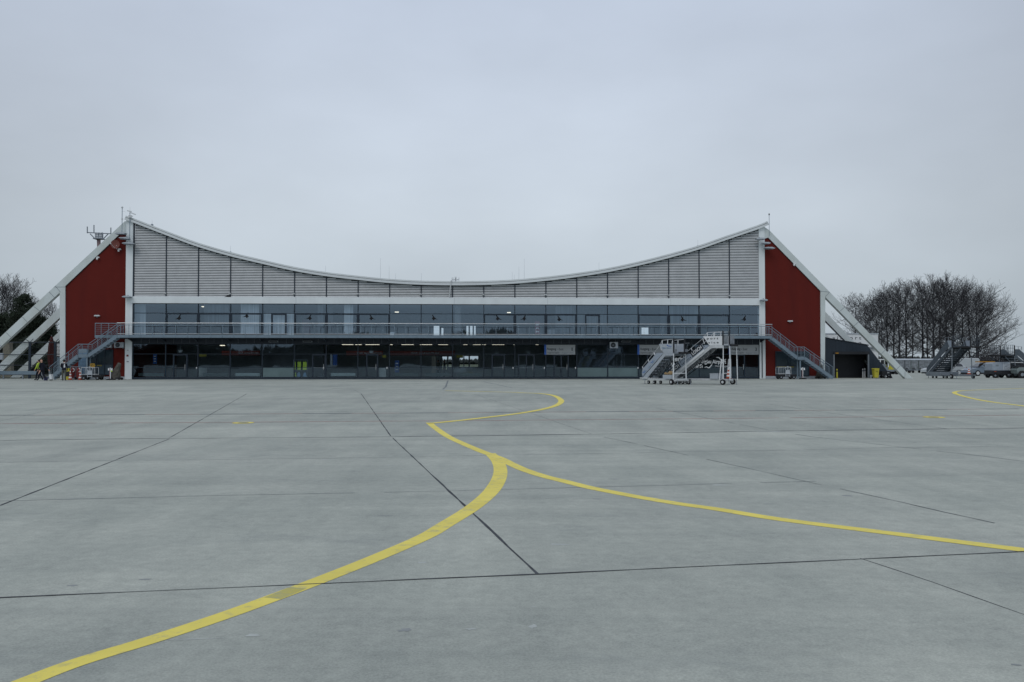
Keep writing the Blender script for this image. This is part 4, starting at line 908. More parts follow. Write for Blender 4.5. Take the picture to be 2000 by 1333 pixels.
# ------------------------------------------------------------------ dark shed on the right
V0 = 2.4
Ssh = [(1608, 741), (1608, 660.3), (1694.5, 675.5), (1744, 741)]
q = [F(x, y, V0) for x, y in Ssh]; q = [(a, max(0, b)) for a, b in q]
oa, ob, oc, od = rect(1629, 1696, 692.5, 741, V0); oc = 0
sh = empty('dark_shed', W(q[0][0], V0, 0), TH, 'low shed of dark blue-black cladding with wide open doorway at the right end wall', 'shed'); q0 = q[0][0]
def S_(u): return u - q0
zl = lambda u: q[1][1] + (q[2][1] - q[1][1]) * (u - q[1][0]) / (q[2][0] - q[1][0]) if u <= q[2][0] else q[2][1] + (q[3][1] - q[2][1]) * (u - q[2][0]) / (q[3][0] - q[2][0])
mb = MB()
mb.prism([(S_(q[0][0]), 0), (S_(oa), 0), (S_(oa), zl(oa)), (S_(q[0][0]), zl(q[0][0]))], 0, .15)
mb.prism([(S_(oa), od), (S_(ob), od), (S_(ob), zl(ob)), (S_(q[2][0]), zl(q[2][0])), (S_(oa), zl(oa))], 0, .15)
mb.prism([(S_(ob), 0), (S_(q[3][0]), 0), (S_(ob), zl(ob))], 0, .15)
for k in range(46):                                     # standing seams
    u = q[0][0] + .12 + k * .14
    if u > q[3][0] - .1: break
    z0 = od + .22 if oa - .15 < u < ob + .1 else 0.3
    if zl(u) - .03 > z0: mb.box(S_(u) - .008, S_(u) + .008, -.014, 0, z0, zl(u) - .03)
mb.build('front_cladding', M_clad, sh)
mb = MB(); mb.prism([(S_(q[1][0]), q[1][1] + .002), (S_(q[2][0]) + .1, q[2][1] + .002), (S_(q[2][0]) + .1, q[2][1] + .09), (S_(q[1][0]), q[1][1] + .09)], -.06, 9.0); mb.build('roof', M_darkpanel, sh)
mb = MB(); mb.prism([(S_(q[2][0]), q[2][1]), (S_(q[3][0]), 0), (S_(q[3][0]) - .2, 0), (S_(q[2][0]) - .2, q[2][1] - .1)], .15, 9.0); mb.box(S_(q[0][0]), S_(q[3][0]) - .3, 8.8, 9, 0, 2.2); mb.box(S_(q[0][0]), S_(q[0][0]) + .15, .15, 9, 0, q[1][1] - .1); mb.build('shell', M_blackp, sh)
mb = MB(); mb.box(S_(q[0][0]) + .15, S_(ob) + .5, 1.95, 2.02, 0, od + .3); mb.build('doorway_blackout', M_blackp, sh)  # black sheet added behind the doorway to keep it dark and hide the struts
mb = MB(); mb.box(S_(oa) - .05, S_(ob) + .05, -.10, -.003, od, od + .26); mb.build('shutter_box', M_blackp, sh)
mb = MB(); mb.box(S_(oa) - .06, S_(oa) + .05, -.05, .16, 0, od); mb.box(S_(ob) - .05, S_(ob) + .06, -.05, .16, 0, od); mb.build('door_frame', M_midgrey, sh)
mb = MB(); mb.box(S_(oa) + .12, S_(oa) + .40, -.16, -.10, od + .08, od + .15); mb.build('amber_lamp', mat('amber_lens', (.6, .3, .02), .4), sh)
mb = MB(); mb.box(S_(ob) + .12, S_(q[3][0]) - .35, -.05, -.016, 0, .30); mb.build('base_course', M_greyp, sh)
def bollard(x, v, h, m, lab, off=None):
    a = F(x, 739, v); r = empty('bollard', W(a[0], v, 0), TH, lab, 'bollard', 'bollards at the shed doorway')
    mb = MB(); mb.lathe([(.075, 0), (.075, h - .04), (.05, h), (.01, h + .01)], n=12); mb.build('post', m, r)
    mb = MB(); mb.lathe([(.078, h * .7), (.078, h * .85)], n=12); mb.build('band', M_midgrey if m is not M_yellow else M_blackp, r)
bollard(1634.8, 2.1, .88, M_yellow, 'yellow bollard at the left side of the shed doorway'); bollard(1685.5, 3.6, .9, M_whitep, 'pale bollard inside the doorway, the left one of a close pair'); bollard(1689.3, 3.6, .95, M_whitep, 'pale bollard inside the doorway, the right one of a close pair')
# white building with lettering behind the shed
Yw = 100.0
p0 = PX(1600, 741, Yw); p1 = PX(1715, 653.3, Yw); r = empty('white_hall', (p0.x, Yw, 0), 0, 'plain white hall with airport service lettering behind the dark shed', 'building')
wd = p1.x - p0.x; mb = MB(); mb.box(0, wd, 0, 9, 0, p1.z); mb.build('wall', M_whitep, r)
mb = MB(); mb.box(-.1, wd + .06, -.06, 9.1, p1.z, p1.z + .12); mb.build('roof_edge', M_greyp, r)
za = PX(1700, 682, Yw).z; mb = MB(); mb.box(wd - 1.4, wd + .1, -.25, 0, za, za + .08); mb.box(wd - 1.4, wd + .1, -.25, 0, za + .16, za + .2); mb.build('ledge', M_midgrey, r)
def wt(s, x0, x1, y0, y1):
    a = PX(x0, y1, Yw); b = PX(x1, y0, Yw); text(s, (a.x - p0.x, -.01, a.z), (1, 0, 0), (0, 0, 1), b.x - a.x, b.z - a.z, M_text, r, depth=.01)
wt('a i r p o r t', 1626, 1682, 657.5, 665.5); wt('s e r v i c e', 1622, 1682, 667, 673.2)
# yellow wheelie bin
a = F(1710, 740, 1.2); r = empty('wheelie_bin', W(a[0], 1.2, 0), TH, 'yellow wheeled bin beside the shed doorway', 'bin'); r.scale = (.86, .9, 1)
mb = MB(); mb.add([(-.22, -.25, .06), (.22, -.25, .06), (.22, .2, .06), (-.22, .2, .06), (-.27, -.32, .86), (.27, -.32, .86), (.27, .3, .86), (-.27, .3, .86)], [(0, 1, 2, 3), (4, 7, 6, 5), (0, 4, 5, 1), (1, 5, 6, 2), (2, 6, 7, 3), (3, 7, 4, 0)]); mb.build('body', M_yellow, r)
mb = MB(); mb.prism([(-.30, .862), (.30, .862), (.30, .90), (.22, .96), (-.22, .96), (-.30, .90)], -.34, .34); mb.build('lid', M_yellow, r)
for x in (-.26, .2): mb = MB(); mb.tube((x, .26, .1), (x + .06, .26, .1), .1, 12); mb.build('wheel', M_black, r)
text('PVC', (-.12, -.318, .60), (1, 0, 0), (0, -.08, 1), .24, .11, M_text, r)

# ------------------------------------------------------------------ passenger stairs
M_stair3 = mat('dark_grey_stair_paint', (0.075, 0.095, 0.115), 0.5, var=.2)
M_panelg = mat('light_blue_grey_stair_panel', (0.33, 0.38, 0.44), 0.45, metal=0.1, var=0.08)
M_gate = mat('grey_gate_mesh', (0.20, 0.22, 0.24), 0.6, var=.4, scale=3)
def airstair(label, foot, phi, Ln, H, Lp, Wd, track, kind, mirror=False):
    r = empty('passenger_stairs', (foot[0], foot[1], 0), phi, label, 'passenger stairs', 'mobile passenger stairs')
    h = Wd / 2; zb = 0.42; XP = Ln - (.88 if kind != 3 else .25); sl = (H - zb) / XP
    st = MB()                                            # stringers
    for y in (-h, h):
        st.prism([(0, zb - .16), (.25, zb - .16), (XP + .08, H - .22), (Ln + .1, H - .22), (Ln + .1, H - .02), (XP, H - .02), (0, zb + .06)], y - .02, y + .02)
    st.build('stringer', M_stair3 if kind == 3 else (M_greyp if kind != 2 else M_alu), r)
    tr = MB(); n = int(round((H - zb) / .19)); ed = MB()
    for k in range(n):
        x = XP * (k + .5) / n; z = zb + (H - zb) * (k + 1) / n
        tr.box(x - .02, x + .25, -h + .03, h - .03, z - .05, z - .02); tr.box(x + .22, x + .245, -h + .03, h - .03, z - .02, z + .10)
        ed.box(x - .03, x - .02, -h + .03, h - .03, z - .06, z - .015)
    tr.build('treads', M_midgrey if kind != 3 else M_stair3, r); ed.build('tread_edges', M_yellow if kind == 1 else (M_orange if kind == 2 else M_midgrey), r)
    ts = MB(); N2 = max(4, int(XP / .42)); XQ = XP               # truss under the flight
    for y in (-h + .08, h - .08):
        ts.tube((.5, y, zb - .1), (XQ + .15, y, H - .62), .022, 5)
        for k in range(N2):
            x0 = .5 + (XQ - .5) * k / N2; x1 = .5 + (XQ - .5) * (k + .5) / N2; x2 = .5 + (XQ - .5) * (k + 1) / N2
            zt = lambda x: zb + sl * x - .16
            zl_ = lambda x: zb - .1 + (H - .52 - zb) * (x - .5) / (XQ - .35)
            ts.tube((x0, y, zt(x0)), (x1, y, zl_(x1)), .014, 4); ts.tube((x1, y, zl_(x1)), (x2, y, zt(x2)), .014, 4)
    for k in range(0, N2, 2): x = .5 + (XQ - .5) * k / N2; ts.tube((x, -h + .08, zb + sl * x - .17), (x, h - .08, zb + sl * x - .17), .016, 4)
    ts.build('truss', M_blackp, r)
    ph = .62                                             # side panels
    for y, nm in ((-h - .035, 'side_panel'), (h + .035, 'side_panel')):
        sp = MB(); sp.prism([(-.05, zb + .08), (XP - .06, H - .02), (XP - .60 / sl, H - .02), (-.05, zb + .62), (-.12, zb + .3)] if kind != 3 else [(-.05, zb + .08), (XP - .12, H + .02), (XP - .42, H + ph * .98), (-.05, zb + .08 + ph * .82), (-.12, zb + .3)], y - .012, y + .012)
        pnl = sp.build(nm, M_panelg if kind != 3 else M_stair3, r)
        if y < 0 and kind in (1, 2):
            d = Vector((1, 0, sl)).normalized(); up = Vector((-sl, 0, 1)).normalized(); o = Vector((0, y - .016, zb + .08))
            def put(s, t0, wd_, v0, ht, m): text(s, o + d * t0 + up * v0, d, up, wd_, ht, m, pnl, bold=.02 if s == 'LOSCH' else .015)
            if kind == 2:
                for t0 in (.12, 2.30):
                    q = MB(); P = [o + d * t0 + up * .03, o + d * (t0 + 1.06) + up * .03, o + d * (t0 + 1.06) + up * .43, o + d * t0 + up * .43]
                    q.add([tuple(p + Vector((0, .001, 0))) for p in P], [(0, 1, 2, 3)]); q.build('black_lettering_field', M_text, pnl)
                    put('LOSCH', t0 + .10, .86, .115, .235, M_textw)
                put('a i r p o r t', 1.28, .92, .27, .14, M_text); put('s e r v i c e', 1.30, .90, .07, .13, M_text)
                put('s', 3.42, .09, .10, .12, M_text)
            else:
                for t0, s in ((.12, 1), (.72, 0), (1.25, 1)):
                    if s:
                        q = MB(); a = o + d * t0 + up * .27
                        pts = [a, a + d * .14 - up * .10, a + d * .34 - up * .08, a + d * .34 - up * .04, a + d * .15 - up * .05, a + d * .05 + up * .0]
                        q.add([tuple(p) for p in pts], [tuple(range(6))]); q.build('blue_swoosh', M_blue, pnl)
                    put('Airport', t0 + .12, .34, .06, .09, M_bluelt)
    wl_ = MB(); wl_.prism([(XP * .28, zb + sl * XP * .28 - .14), (XP * .86, zb + sl * XP * .86 - .14), (XP * .86, zb + sl * XP * .86 + .04), (XP * .28, zb + sl * XP * .28 + .04)], -h - .075, -h - .05)
    if kind == 2: wl_.build('slide_rail', M_whitep, r)
    # platform
    pf = MB(); pf.box(XP + .0, Ln + Lp, -h, h, H - .08, H); pf.box(XP + .12, Ln + .0, -h + .03, h - .03, H - .2, H - .085); pf.build('platform', M_midgrey if kind != 3 else M_blackp, r)
    bp = MB(); bp.box(Ln + Lp, Ln + Lp + .10, -h - .08, h + .08, H - .10, H + .03); bp.build('bumper', M_black, r)
    for y in (-h - .02, h + .02):
        q = MB(); t = 1.42 if kind != 3 else .7
        q.prism([(Ln - t, H + .60), (Ln + .05, H + .60), (Ln + .05, H - .03), (Ln - t * .66, H - .03)], y - .015, y + .015)
        pnl = q.build('platform_panel', M_whitep if kind == 2 else ((M_stair3 if mirror else M_panelg) if kind == 3 else M_greyp), r)
        if y < 0:
            if kind == 2:
                text('p o r t', (Ln - 1.12, y - .02, H + .33), (1, 0, 0), (0, 0, 1), .86, .17, M_text, pnl, bold=.02); text('v i c e', (Ln - 1.02, y - .02, H + .10), (1, 0, 0), (0, 0, 1), .78, .13, M_text, pnl, bold=.02)
            if kind == 1:
                text('Allgäu Airport', (Ln - 1.1, y - .02, H + .24), (1, 0, 0), (0, 0, 1), .95, .13, M_bluelt, pnl)
                qq = MB(); qq.add([(Ln - .66, y - .02, H + .54), (Ln - .46, y - .02, H + .42), (Ln - .12, y - .02, H + .40), (Ln - .12, y - .02, H + .44), (Ln - .40, y - .02, H + .46), (Ln - .56, y - .02, H + .54)], [tuple(range(6))]); qq.build('blue_swoosh', M_blue, pnl)
        gp_ = MB(); x0 = Ln + .08                        # gate posts and guard
        gp_.beam((x0, y, H - .02), (x0, y, H + .97), .08, .08); gp_.build('gate_post', M_blackp, r)
        gr = MB()
        if kind == 3:
            for z in (.35, .7, 1.0): gr.tube((x0, y, H + z), (Ln + Lp, y, H + z), .018, 5)
            for k in range(5): gr.tube((x0 + (Lp - .1) * (k + 1) / 5, y, H), (x0 + (Lp - .1) * (k + 1) / 5, y, H + 1.0), .018, 5)
            gr.beam((Ln + Lp, y, H - .08), (Ln + .5, y, H - .85), .05, .06); gr.beam((Ln + .1, y, H - .9), (Ln + .6, y, H - .8), .05, .06)
            gr.build('guard_rail', M_stair3, r)
        else:
            gr.box(x0 + .05, Ln + Lp - .15, y - .01, y + .01, H + .05, H + .60) if kind == 2 else gr.box(x0 + .05, Ln + Lp - .2, y - .01, y + .01, H + .05, H + .22); gr.tube((x0 + .05, y, H + .64), (Ln + Lp - .05, y, H + .64), .016, 5); gr.tube((x0 + .2, y - .03, H + .05), (x0 + .34, y - .03, H + .55), .015, 5)
            gr.build('gate_panel', M_gate, r)
    hr = MB()
    for y in (-h, h):
        for t in (.02, .30, .58, .86):
            x = XP * t; z = zb + sl * x + .50; hr.beam((x, y, z - .1), (x - .13, y, z + .27), .035, .035)
        hr.tube((-.13, y, zb + .77), (XP * .86 - .13, y, zb + sl * XP * .86 + .77), .012, 5)
        for x in (Ln - 1.1, Ln - .55): hr.beam((x, y, H + .5), (x, y, H + .86), .035, .035)
        hr.tube((XP * .86 - .13, y, zb + sl * XP * .86 + .77), (Ln - 1.1, y, H + .86), .012, 5); hr.tube((Ln - 1.1, y, H + .86), (Ln + .05, y, H + .9), .014, 5)
    hr.build('handrail', M_whitep if kind != 3 else M_midgrey, r)
    # chassis
    ch = MB(); th = track / 2; zc = .33
    for y in (-h * .9, h * .9): ch.box(-.15, Ln + Lp * .6, y - .05, y + .05, zc - .05, zc + .07)
    for x in (.1, Ln * .55, Ln + .35): ch.box(x - .05, x + .05, -h * .9, h * .9, zc - .045, zc + .065)
    ch.box(-.28, .5, -h - .1, h + .1, zc + .03, zc + .12); ch.box(Ln + .12, Ln + .26, -th, th, zc - .10, zc + .02)
    ch.beam((-.9, 0, .22), (-.2, 0, .32), .06, .06) if kind == 3 else None
    if kind == 3: ch.box(-.1, 2.2, -h - .05, h + .05, .20, .62)
    ch.build('chassis', M_alu if kind != 3 else M_midgrey, r)
    jk = MB()
    for x, y in ((.15, -h), (.15, h), (Ln + .55, -th * .75), (Ln + .55, th * .75)): jk.tube((x, y, .05), (x, y, zc), .022, 6); jk.lathe([(.06, 0.01), (.06, .03), (.02, .06)], (x, y, 0), 8)
    jk.build('jack', M_midgrey, r)
    lg = MB(); th2 = min(th, h + .12)
    for y in (-th2, th2):
        zz = H - .1; lg.tube((Ln + .12, y, zc), (Ln + .12, y * .95, zc + (zz - zc) * .62), .045, 8); lg.tube((Ln + .12, y * .95, zc + (zz - zc) * .6), (Ln + .12, y * .92, zz), .030, 8)
        if kind == 2: lg.tube((Ln - .16, y, zc), (Ln - .0, y * .95, zc + (zz - zc) * .62), .04, 8); lg.tube((Ln + .62, y, zc), (Ln + .60, y * .95, zc + (zz - zc) * .62), .035, 8); lg.tube((Ln + .60, y * .95, zc + (zz - zc) * .6), (Ln + .58, y * .92, zz), .028, 8)
    lg.beam((Ln + .12, -th2, zc + .45), (Ln + .12, th2, zc + .45), .04, .05)
    lg.build('leg', M_whitep if kind != 3 else M_midgrey, r)
    def wheel(x, y, rr, wv=.11):
        q = MB(); q.tube((x, y - wv / 2, rr), (x, y + wv / 2, rr), rr, 18); q.tube((x, y - wv / 2 - .012, rr), (x, y + wv / 2 + .012, rr), rr * .82, 18)
        wo = q.build('wheel', M_black, r)
        q = MB(); q.tube((x, y - wv / 2 - .02, rr), (x, y + wv / 2 + .02, rr), rr * .48, 12); q.tube((x, y - wv / 2 - .035, rr), (x, y + wv / 2 + .035, rr), rr * .16, 8); q.build('rim', M_alu, wo)
    R1 = .19 if kind != 3 else .22
    wheel(Ln + .19, -th, R1); wheel(Ln + .19, th, R1)
    for x in (.35, .95): wheel(x, -h * .62, .12, .08); wheel(x, h * .62, .12, .08)
    if kind == 1:
        q = MB(); q.prism([(Ln - .75, .40), (Ln + .05, .40), (Ln + .05, .66), (Ln - .75, .66)], -h - .28, -h - .02); q.box(Ln - .73, Ln + .03, -h - .26, -h - .04, .655, .665); q.build('tray', M_greyp, r)
    if kind == 2:
        q = MB(); q.box(Ln - .85, Ln - .25, -h - .15, h * .2, .40, .74); q.box(Ln - .87, Ln - .23, -h - .17, h * .22, .74, .77); q.build('battery_box', M_greyp, r)
    return r
def Wp(px, Y): p = at(px, Y); return Vector((p.x, p.y, 0))
def foot_from(px, Y, phi, Ln, track):                    # the near front wheel stands on this bearing
    wpos = Wp(px, Y); d = Vector((math.cos(phi), math.sin(phi), 0)); w_ = Vector((-math.sin(phi), math.cos(phi), 0))
    return wpos - d * (Ln + .19) + w_ * (track / 2)
def local(r, x, y, z=0):
    c, s = math.cos(r.rotation_euler.z), math.sin(r.rotation_euler.z)
    return Vector((r.location.x + c * x - s * y, r.location.y + s * x + c * y, z))
ph1, ph2 = R(-58), R(-40)
A1 = airstair('grey passenger stairs with blue swooshes, leftmost on the apron in front of the glass', foot_from(1311.5, 59.8, ph1, 3.1, 1.6), ph1, 3.1, 2.2, .6, .95, 1.6, 1)
A2 = airstair('taller passenger stairs with black and white advert lettering beside exit sign 3', foot_from(1411.5, 59.6, ph2, 4.05, 1.5), ph2, 4.05, 2.72, .6, .9, 1.5, 2)
ph3 = R(-85)
A3 = airstair('dark grey passenger stairs parked under the bare trees right of the terminal', foot_from(1858, 81.5, ph3, 4.1, 2.1), ph3, 4.1, 2.95, 1.5, 1.75, 2.1, 3)
ph4 = R(180 + 28)
A4 = airstair('dark passenger stairs at the right edge of the picture, facing left', (Wp(2012, 88).x, 88, 0), ph4, 3.6, 2.2, 1.6, 1.4, 2.0, 3, True)
# things lying on the stairs
def cone(loc, h, label, stripes=3):
    r = empty('traffic_cone', loc, random.random(), label, 'traffic cone', 'red and white traffic cones')
    mb = MB(); mb.box(-.19, .19, -.19, .19, 0, .035); mb.build('base', M_redp, r)
    mb = MB(); rr = lambda t: .15 * (1 - t) + .03 * t
    for k in range(6): t0, t1 = k / 6, (k + 1) / 6; mb.lathe([(rr(t0), .036 + (h - .036) * t0), (rr(t1), .036 + (h - .036) * t1)], n=14, mi=(k % 2 if k else 0))
    mb.build('cone_body', [M_orange, M_whitep], r)
cone(local(A2, 4.05 + .35, -.25, .41), .72, 'striped cone standing on the chassis of the taller passenger stairs')
p = local(A1, 2.75, -.63, .67)
for k, (dx, dy_, sz) in enumerate(((-.25, 0, .16), (-.02, .02, .14), (.24, 0, .24))):
    q = local(A1, 2.75 + dx, -.62 + dy_, .665); mb = MB()
    mb.ball((0, 0, sz * .55), sz * .6, 9, 5, sx=1.2, sy=.7, sz=.92); mb.ball((sz * .25, 0, sz * .75), sz * .38, 8, 5, sx=1.1, sy=.7, sz=.8)
    o = mb.build('sandbag', M_box, None, loc=q); tag(o, ['small tan sack lying in the tray of the leftmost stairs, farthest from the leg', 'middle one of three tan sacks in the tray of the leftmost stairs', 'biggest tan sack in the tray of the leftmost stairs'][k], 'sack')
cone(Wp(137.8, 76.0), .78, 'red and white cone beside the yellow canister at the foot of the left stair'); cone(Wp(157.3, 76.0), .78, 'red and white cone right of the red trolley under the left stair')
q = local(A3, 5.3, 0, .42); cone(q, .6, 'small orange cone on the chassis of the grey stairs under the trees')

# ------------------------------------------------------------------ small equipment left and right
def cart(px, Y, rz, s, label):
    r = empty('baggage_cart', Wp(px, Y), rz, label, 'baggage cart', 'small baggage carts at the red walls')
    mb = MB(); mb.box(-.75, .85, -.45, .45, .32, .44); mb.box(-.70, .80, -.40, .40, .22, .32); mb.build('deck', M_blackp, r)
    for x in (-.55, .6):
        for y in (-.42, .42):
            q = MB(); q.tube((x, y - .05, .17), (x, y + .05, .17), .17, 14); wo = q.build('wheel', M_black, r); q = MB(); q.tube((x, y - .06, .17), (x, y + .06, .17), .07, 10); q.build('rim', M_midgrey, wo)
    mb = MB()
    for x in (-.75, .35):
        for y in (-.42, .42): mb.tube((x, y, .44), (x, y, 1.08), .018, 6)
        mb.tube((x, -.42, 1.08), (x, .42, 1.08), .018, 6)
    for y in (-.42, .42):
        mb.tube((-.75, y, 1.08), (.35, y, 1.08), .018, 6); mb.tube((-.75, y, .48), (.35, y, .48), .02, 6)
        for k in range(1, 5): mb.tube((-.75 + 1.1 * k / 5, y, .48), (-.75 + 1.1 * k / 5, y, 1.08), .008, 4)
    mb.build('wire_cage', M_alu, r)
    mb = MB(); mb.prism([(-.22, .45), (.22, .45), (.17, .82), (-.17, .82)], -.60, -.56, plane='xz'); mb.tube((-.18, -.58, .2), (-.18, -.58, .5), .02, 5); mb.tube((.18, -.58, .2), (.18, -.58, .5), .02, 5)
    mb.tube((-.15, -.58, .82), (-.28, -.6, 1.0), .018, 5); mb.tube((.15, -.58, .82), (.28, -.6, 1.0), .018, 5); mb.tube((-.28, -.6, 1.0), (0, -.6, 1.16), .018, 5); mb.tube((.28, -.6, 1.0), (0, -.6, 1.16), .018, 5)
    mb.tube((0, -.58, .82), (0, -.6, 1.16), .03, 6); mb.tube((-.2, -.58, .3), (.2, -.58, .3), .02, 5); mb.build('hand_bar', M_greyp, r)
    return r
cart(181, 76.2, R(4), 1, 'black baggage cart with wire cage beside the left red wall'); cart(1534, 80.2, R(183), 1, 'black baggage cart with wire cage beside the right red wall')
bpy.data.objects['baggage_cart.001'].rotation_euler.z = R(2)
def stand(px, Y, label, yel):
    r = empty('post_sign', Wp(px, Y), TH, label, 'post sign')
    mb = MB(); mb.lathe([(.34, 0), (.34, .05), (.22, .10), (.05, .12)], n=18); mb.build('base', M_black, r)
    mb = MB(); mb.tube((0, 0, .1), (0, 0, 1.06), .045, 10); mb.build('post', M_whitep, r)
    mb = MB(); mb.tube((-.055, -.02, .1), (-.055, -.02, .95), .03, 8); mb.build('red_stripe_post', M_redp, r)
    mb = MB(); mb.box(-.19, -.07, -.05, -.03, .82, 1.0); mb.build('card', M_whitep, r); mb = MB(); mb.box(.07, .19, -.05, -.03, .82, 1.0); mb.build('card', M_whitep, r)
    mb = MB(); mb.beam((-.2, -.02, 1.02), (.2, -.02, 1.02), .02, .02); mb.build('crossbar', M_greyp, r)
    if yel: mb = MB(); mb.prism([(.04, .86), (.2, .78), (.14, .68), (.06, .74)], -.06, -.05); mb.build('tag', M_hivis, r)
stand(216, 76.0, 'white post on black foot with two cards beside the tarpaulin near the left column', True); stand(1567.5, 80.3, 'white post on black foot with two cards under the right stair', False)
def tarp(px, Y, h, lean, label):
    r = empty('covered_machine', Wp(px, Y), TH, label, 'covered machine')
    mb = MB(); rings = [(0.08, .42, .30, 0), (.35, .40, .30, .03), (.8, .30, .26, .12), (1.15, .22, .20, .22), (1.4, .17, .15, .30), (1.52, .06, .06, .27)]; n = 14; vs = []
    for z, a, b, dx in rings:
        for i in range(n):
            t = 2 * PI * i / n; k = 1 + .13 * math.sin(3 * t + z * 5) + random.uniform(-.05, .05)
            vs.append((lean * (dx - .15) + a * k * math.cos(t), b * k * math.sin(t), z * h / 1.52))
    fs = [(j * n + i, j * n + (i + 1) % n, (j + 1) * n + (i + 1) % n, (j + 1) * n + i) for j in range(len(rings) - 1) for i in range(n)]
    mb.add(vs, fs + [tuple(range((len(rings) - 1) * n, len(rings) * n))]); mb.build('tarpaulin', M_tarp, r)
    mb = MB(); mb.box(-.35, .35, -.28, .28, .10, .22); mb.build('chassis', M_blackp, r)
    for x in (-.3, .3):
        for y in (-.3, .3): q = MB(); q.tube((x, y - .03, .11), (x, y + .03, .11), .11, 12); q.build('wheel', M_black, r)
tarp(229, 76.4, 1.5, 1.1, 'upright machine under an olive tarpaulin beside the left white column'); tarp(1602, 82.2, 1.35, .3, 'machine under a tarpaulin behind the foot of the right stair')
# extinguisher trolleys, canister and red barrier under the left stair
def ext(px, Y, label):
    r = empty('extinguisher_trolley', Wp(px, Y), TH, label, 'fire extinguisher trolley')
    mb = MB(); mb.lathe([(.13, .12), (.15, .2), (.15, .85), (.10, .98), (.04, 1.02), (.04, 1.1)], n=14); mb.build('cylinder', M_redp, r)
    mb = MB(); mb.tube((-.2, .1, .1), (-.2, .1, 1.15), .02, 6); mb.tube((.2, .1, .1), (.2, .1, 1.15), .02, 6); mb.tube((-.2, .1, 1.15), (.2, .1, 1.15), .02, 6); mb.build('frame', M_midgrey, r)
    mb = MB()
    for k in range(10):
        t0, t1 = -PI / 2 + PI * k / 10, -PI / 2 + PI * (k + 1) / 10
        mb.tube((.1 + .13 * math.cos(t0), -.18, .85 + .16 * math.sin(t0)), (.1 + .13 * math.cos(t1), -.18, .85 + .16 * math.sin(t1)), .025, 6)
    mb.build('hose', M_whitep, r)
    for x in (-.2, .2): q = MB(); q.tube((x - .03, .12, .13), (x + .03, .12, .13), .13, 12); q.build('wheel', M_black, r)
ext(142, 77.1, 'red extinguisher trolley with pale hose between the two cones, the left one'); ext(153.5, 77.1, 'red extinguisher trolley with pale hose between the two cones, the right one')
r = empty('steel_barrier', Wp(163, 77.4), TH, 'thin steel barrier frame with a red panel under the left stair', 'barrier')
mb = MB()
for x in (-1.1, -.35, .45): mb.tube((x, 0, 0), (x, 0, 1.1), .022, 6)
for z in (.35, 1.1): mb.tube((-1.1, 0, z), (.45, 0, z), .022, 6)
mb.build('frame', M_galv, r)
mb = MB(); mb.box(-1.05, -.85, .02, .05, .95, 1.25); mb.build('red_panel', M_redp, r)
r = empty('yellow_canister', Wp(133.5, 76.6), TH, 'yellow canister with dark middle behind the person in the white-backed jacket', 'canister')
mb = MB(); mb.lathe([(.16, .02), (.17, .28), (.17, .30)], n=14); mb.build('foot', M_yellow, r); mb = MB(); mb.lathe([(.15, .30), (.15, .72)], n=14); mb.build('body', M_blackp, r); mb = MB(); mb.lathe([(.16, .72), (.16, .82), (.10, .86), (.15, .9), (.15, 1.0)], n=14); mb.build('top', M_yellow, r)
r = empty('warning_sign', Wp(181, 77.6), TH, 'small square yellow warning sign above the left baggage cart', 'sign')
mb = MB(); mb.tube((0, 0, 0), (0, 0, 1.1), .02, 6); mb.build('post', M_midgrey, r); mb = MB(); mb.box(-.2, .2, -.03, -.01, 1.08, 1.42); mb.build('board', mat('amber_sign_face', (.42, .25, .03), .5), r)
mb = MB()
for k in range(12):
    t0, t1 = PI * .1 + PI * k / 11, PI * .1 + PI * (k + 1) / 11
    mb.beam((.1 * math.cos(t0), -.035, 1.22 + .1 * math.sin(t0)), (.1 * math.cos(t1), -.035, 1.22 + .1 * math.sin(t1)), .02, .04)
mb.build('symbol', M_text, r)
r = empty('hand_truck', F and W(F(1731, 739, 1.6)[0], 1.6, 0), TH, 'small black tow cart beside the shed wall under the right strut', 'cart')
mb = MB(); mb.box(-.55, .35, -.3, .3, .3, .62); mb.box(-.5, .3, -.25, .25, .62, .68); mb.build('body', M_blackp, r)
for x in (-.35, .25):
    q = MB(); q.tube((x, -.32, .15), (x, -.24, .15), .15, 12); q.build('wheel', M_black, r); q = MB(); q.tube((x, .24, .15), (x, .32, .15), .15, 12); q.build('wheel', M_black, r)
mb = MB(); mb.box(-.05, .15, -.32, -.30, .5, .56); mb.box(-.3, -.1, -.32, -.30, .12, .22); mb.build('reflector', M_whitep, r)

# left edge: crash barrier, mesh fence, umbrella, louvred unit
GY = 79.8
r = empty('crash_barrier', Wp(-40, GY), 0, 'galvanised crash barrier along the left edge', 'crash barrier')
x1 = Wp(76, GY).x - Wp(-40, GY).x
mb = MB(); mb.prism([(-.02, .42), (.04, .46), (.04, .54), (-.02, .58), (.04, .62), (.04, .70), (-.02, .74), (-.04, .74), (-.04, .42)], 0, x1 + .1, plane='yz')
mb.build('rail', M_galv, r)
for k in range(4): q = MB(); x = .4 + k * 1.75; q.box(x - .06, x + .06, .04, .12, 0, .66); q.build('post', M_midgrey, r)
r = empty('fence', Wp(-30, 83), 0, 'tall dark mesh fence with outward angled top behind the crash barrier', 'fence')
fx = Wp(118, 83).x - Wp(-30, 83).x; ht = 1.53 + (708 - 669) / FPX * 83
def fxp(px): return Wp(px, 83).x - Wp(-30, 83).x
mb = MB()
for z in (.35, 1.25, ht * .66, ht): mb.tube((0, 0, z), (fx, 0, z), .03 if z < ht else .045, 5)
mb.build('rail', M_frame, r)
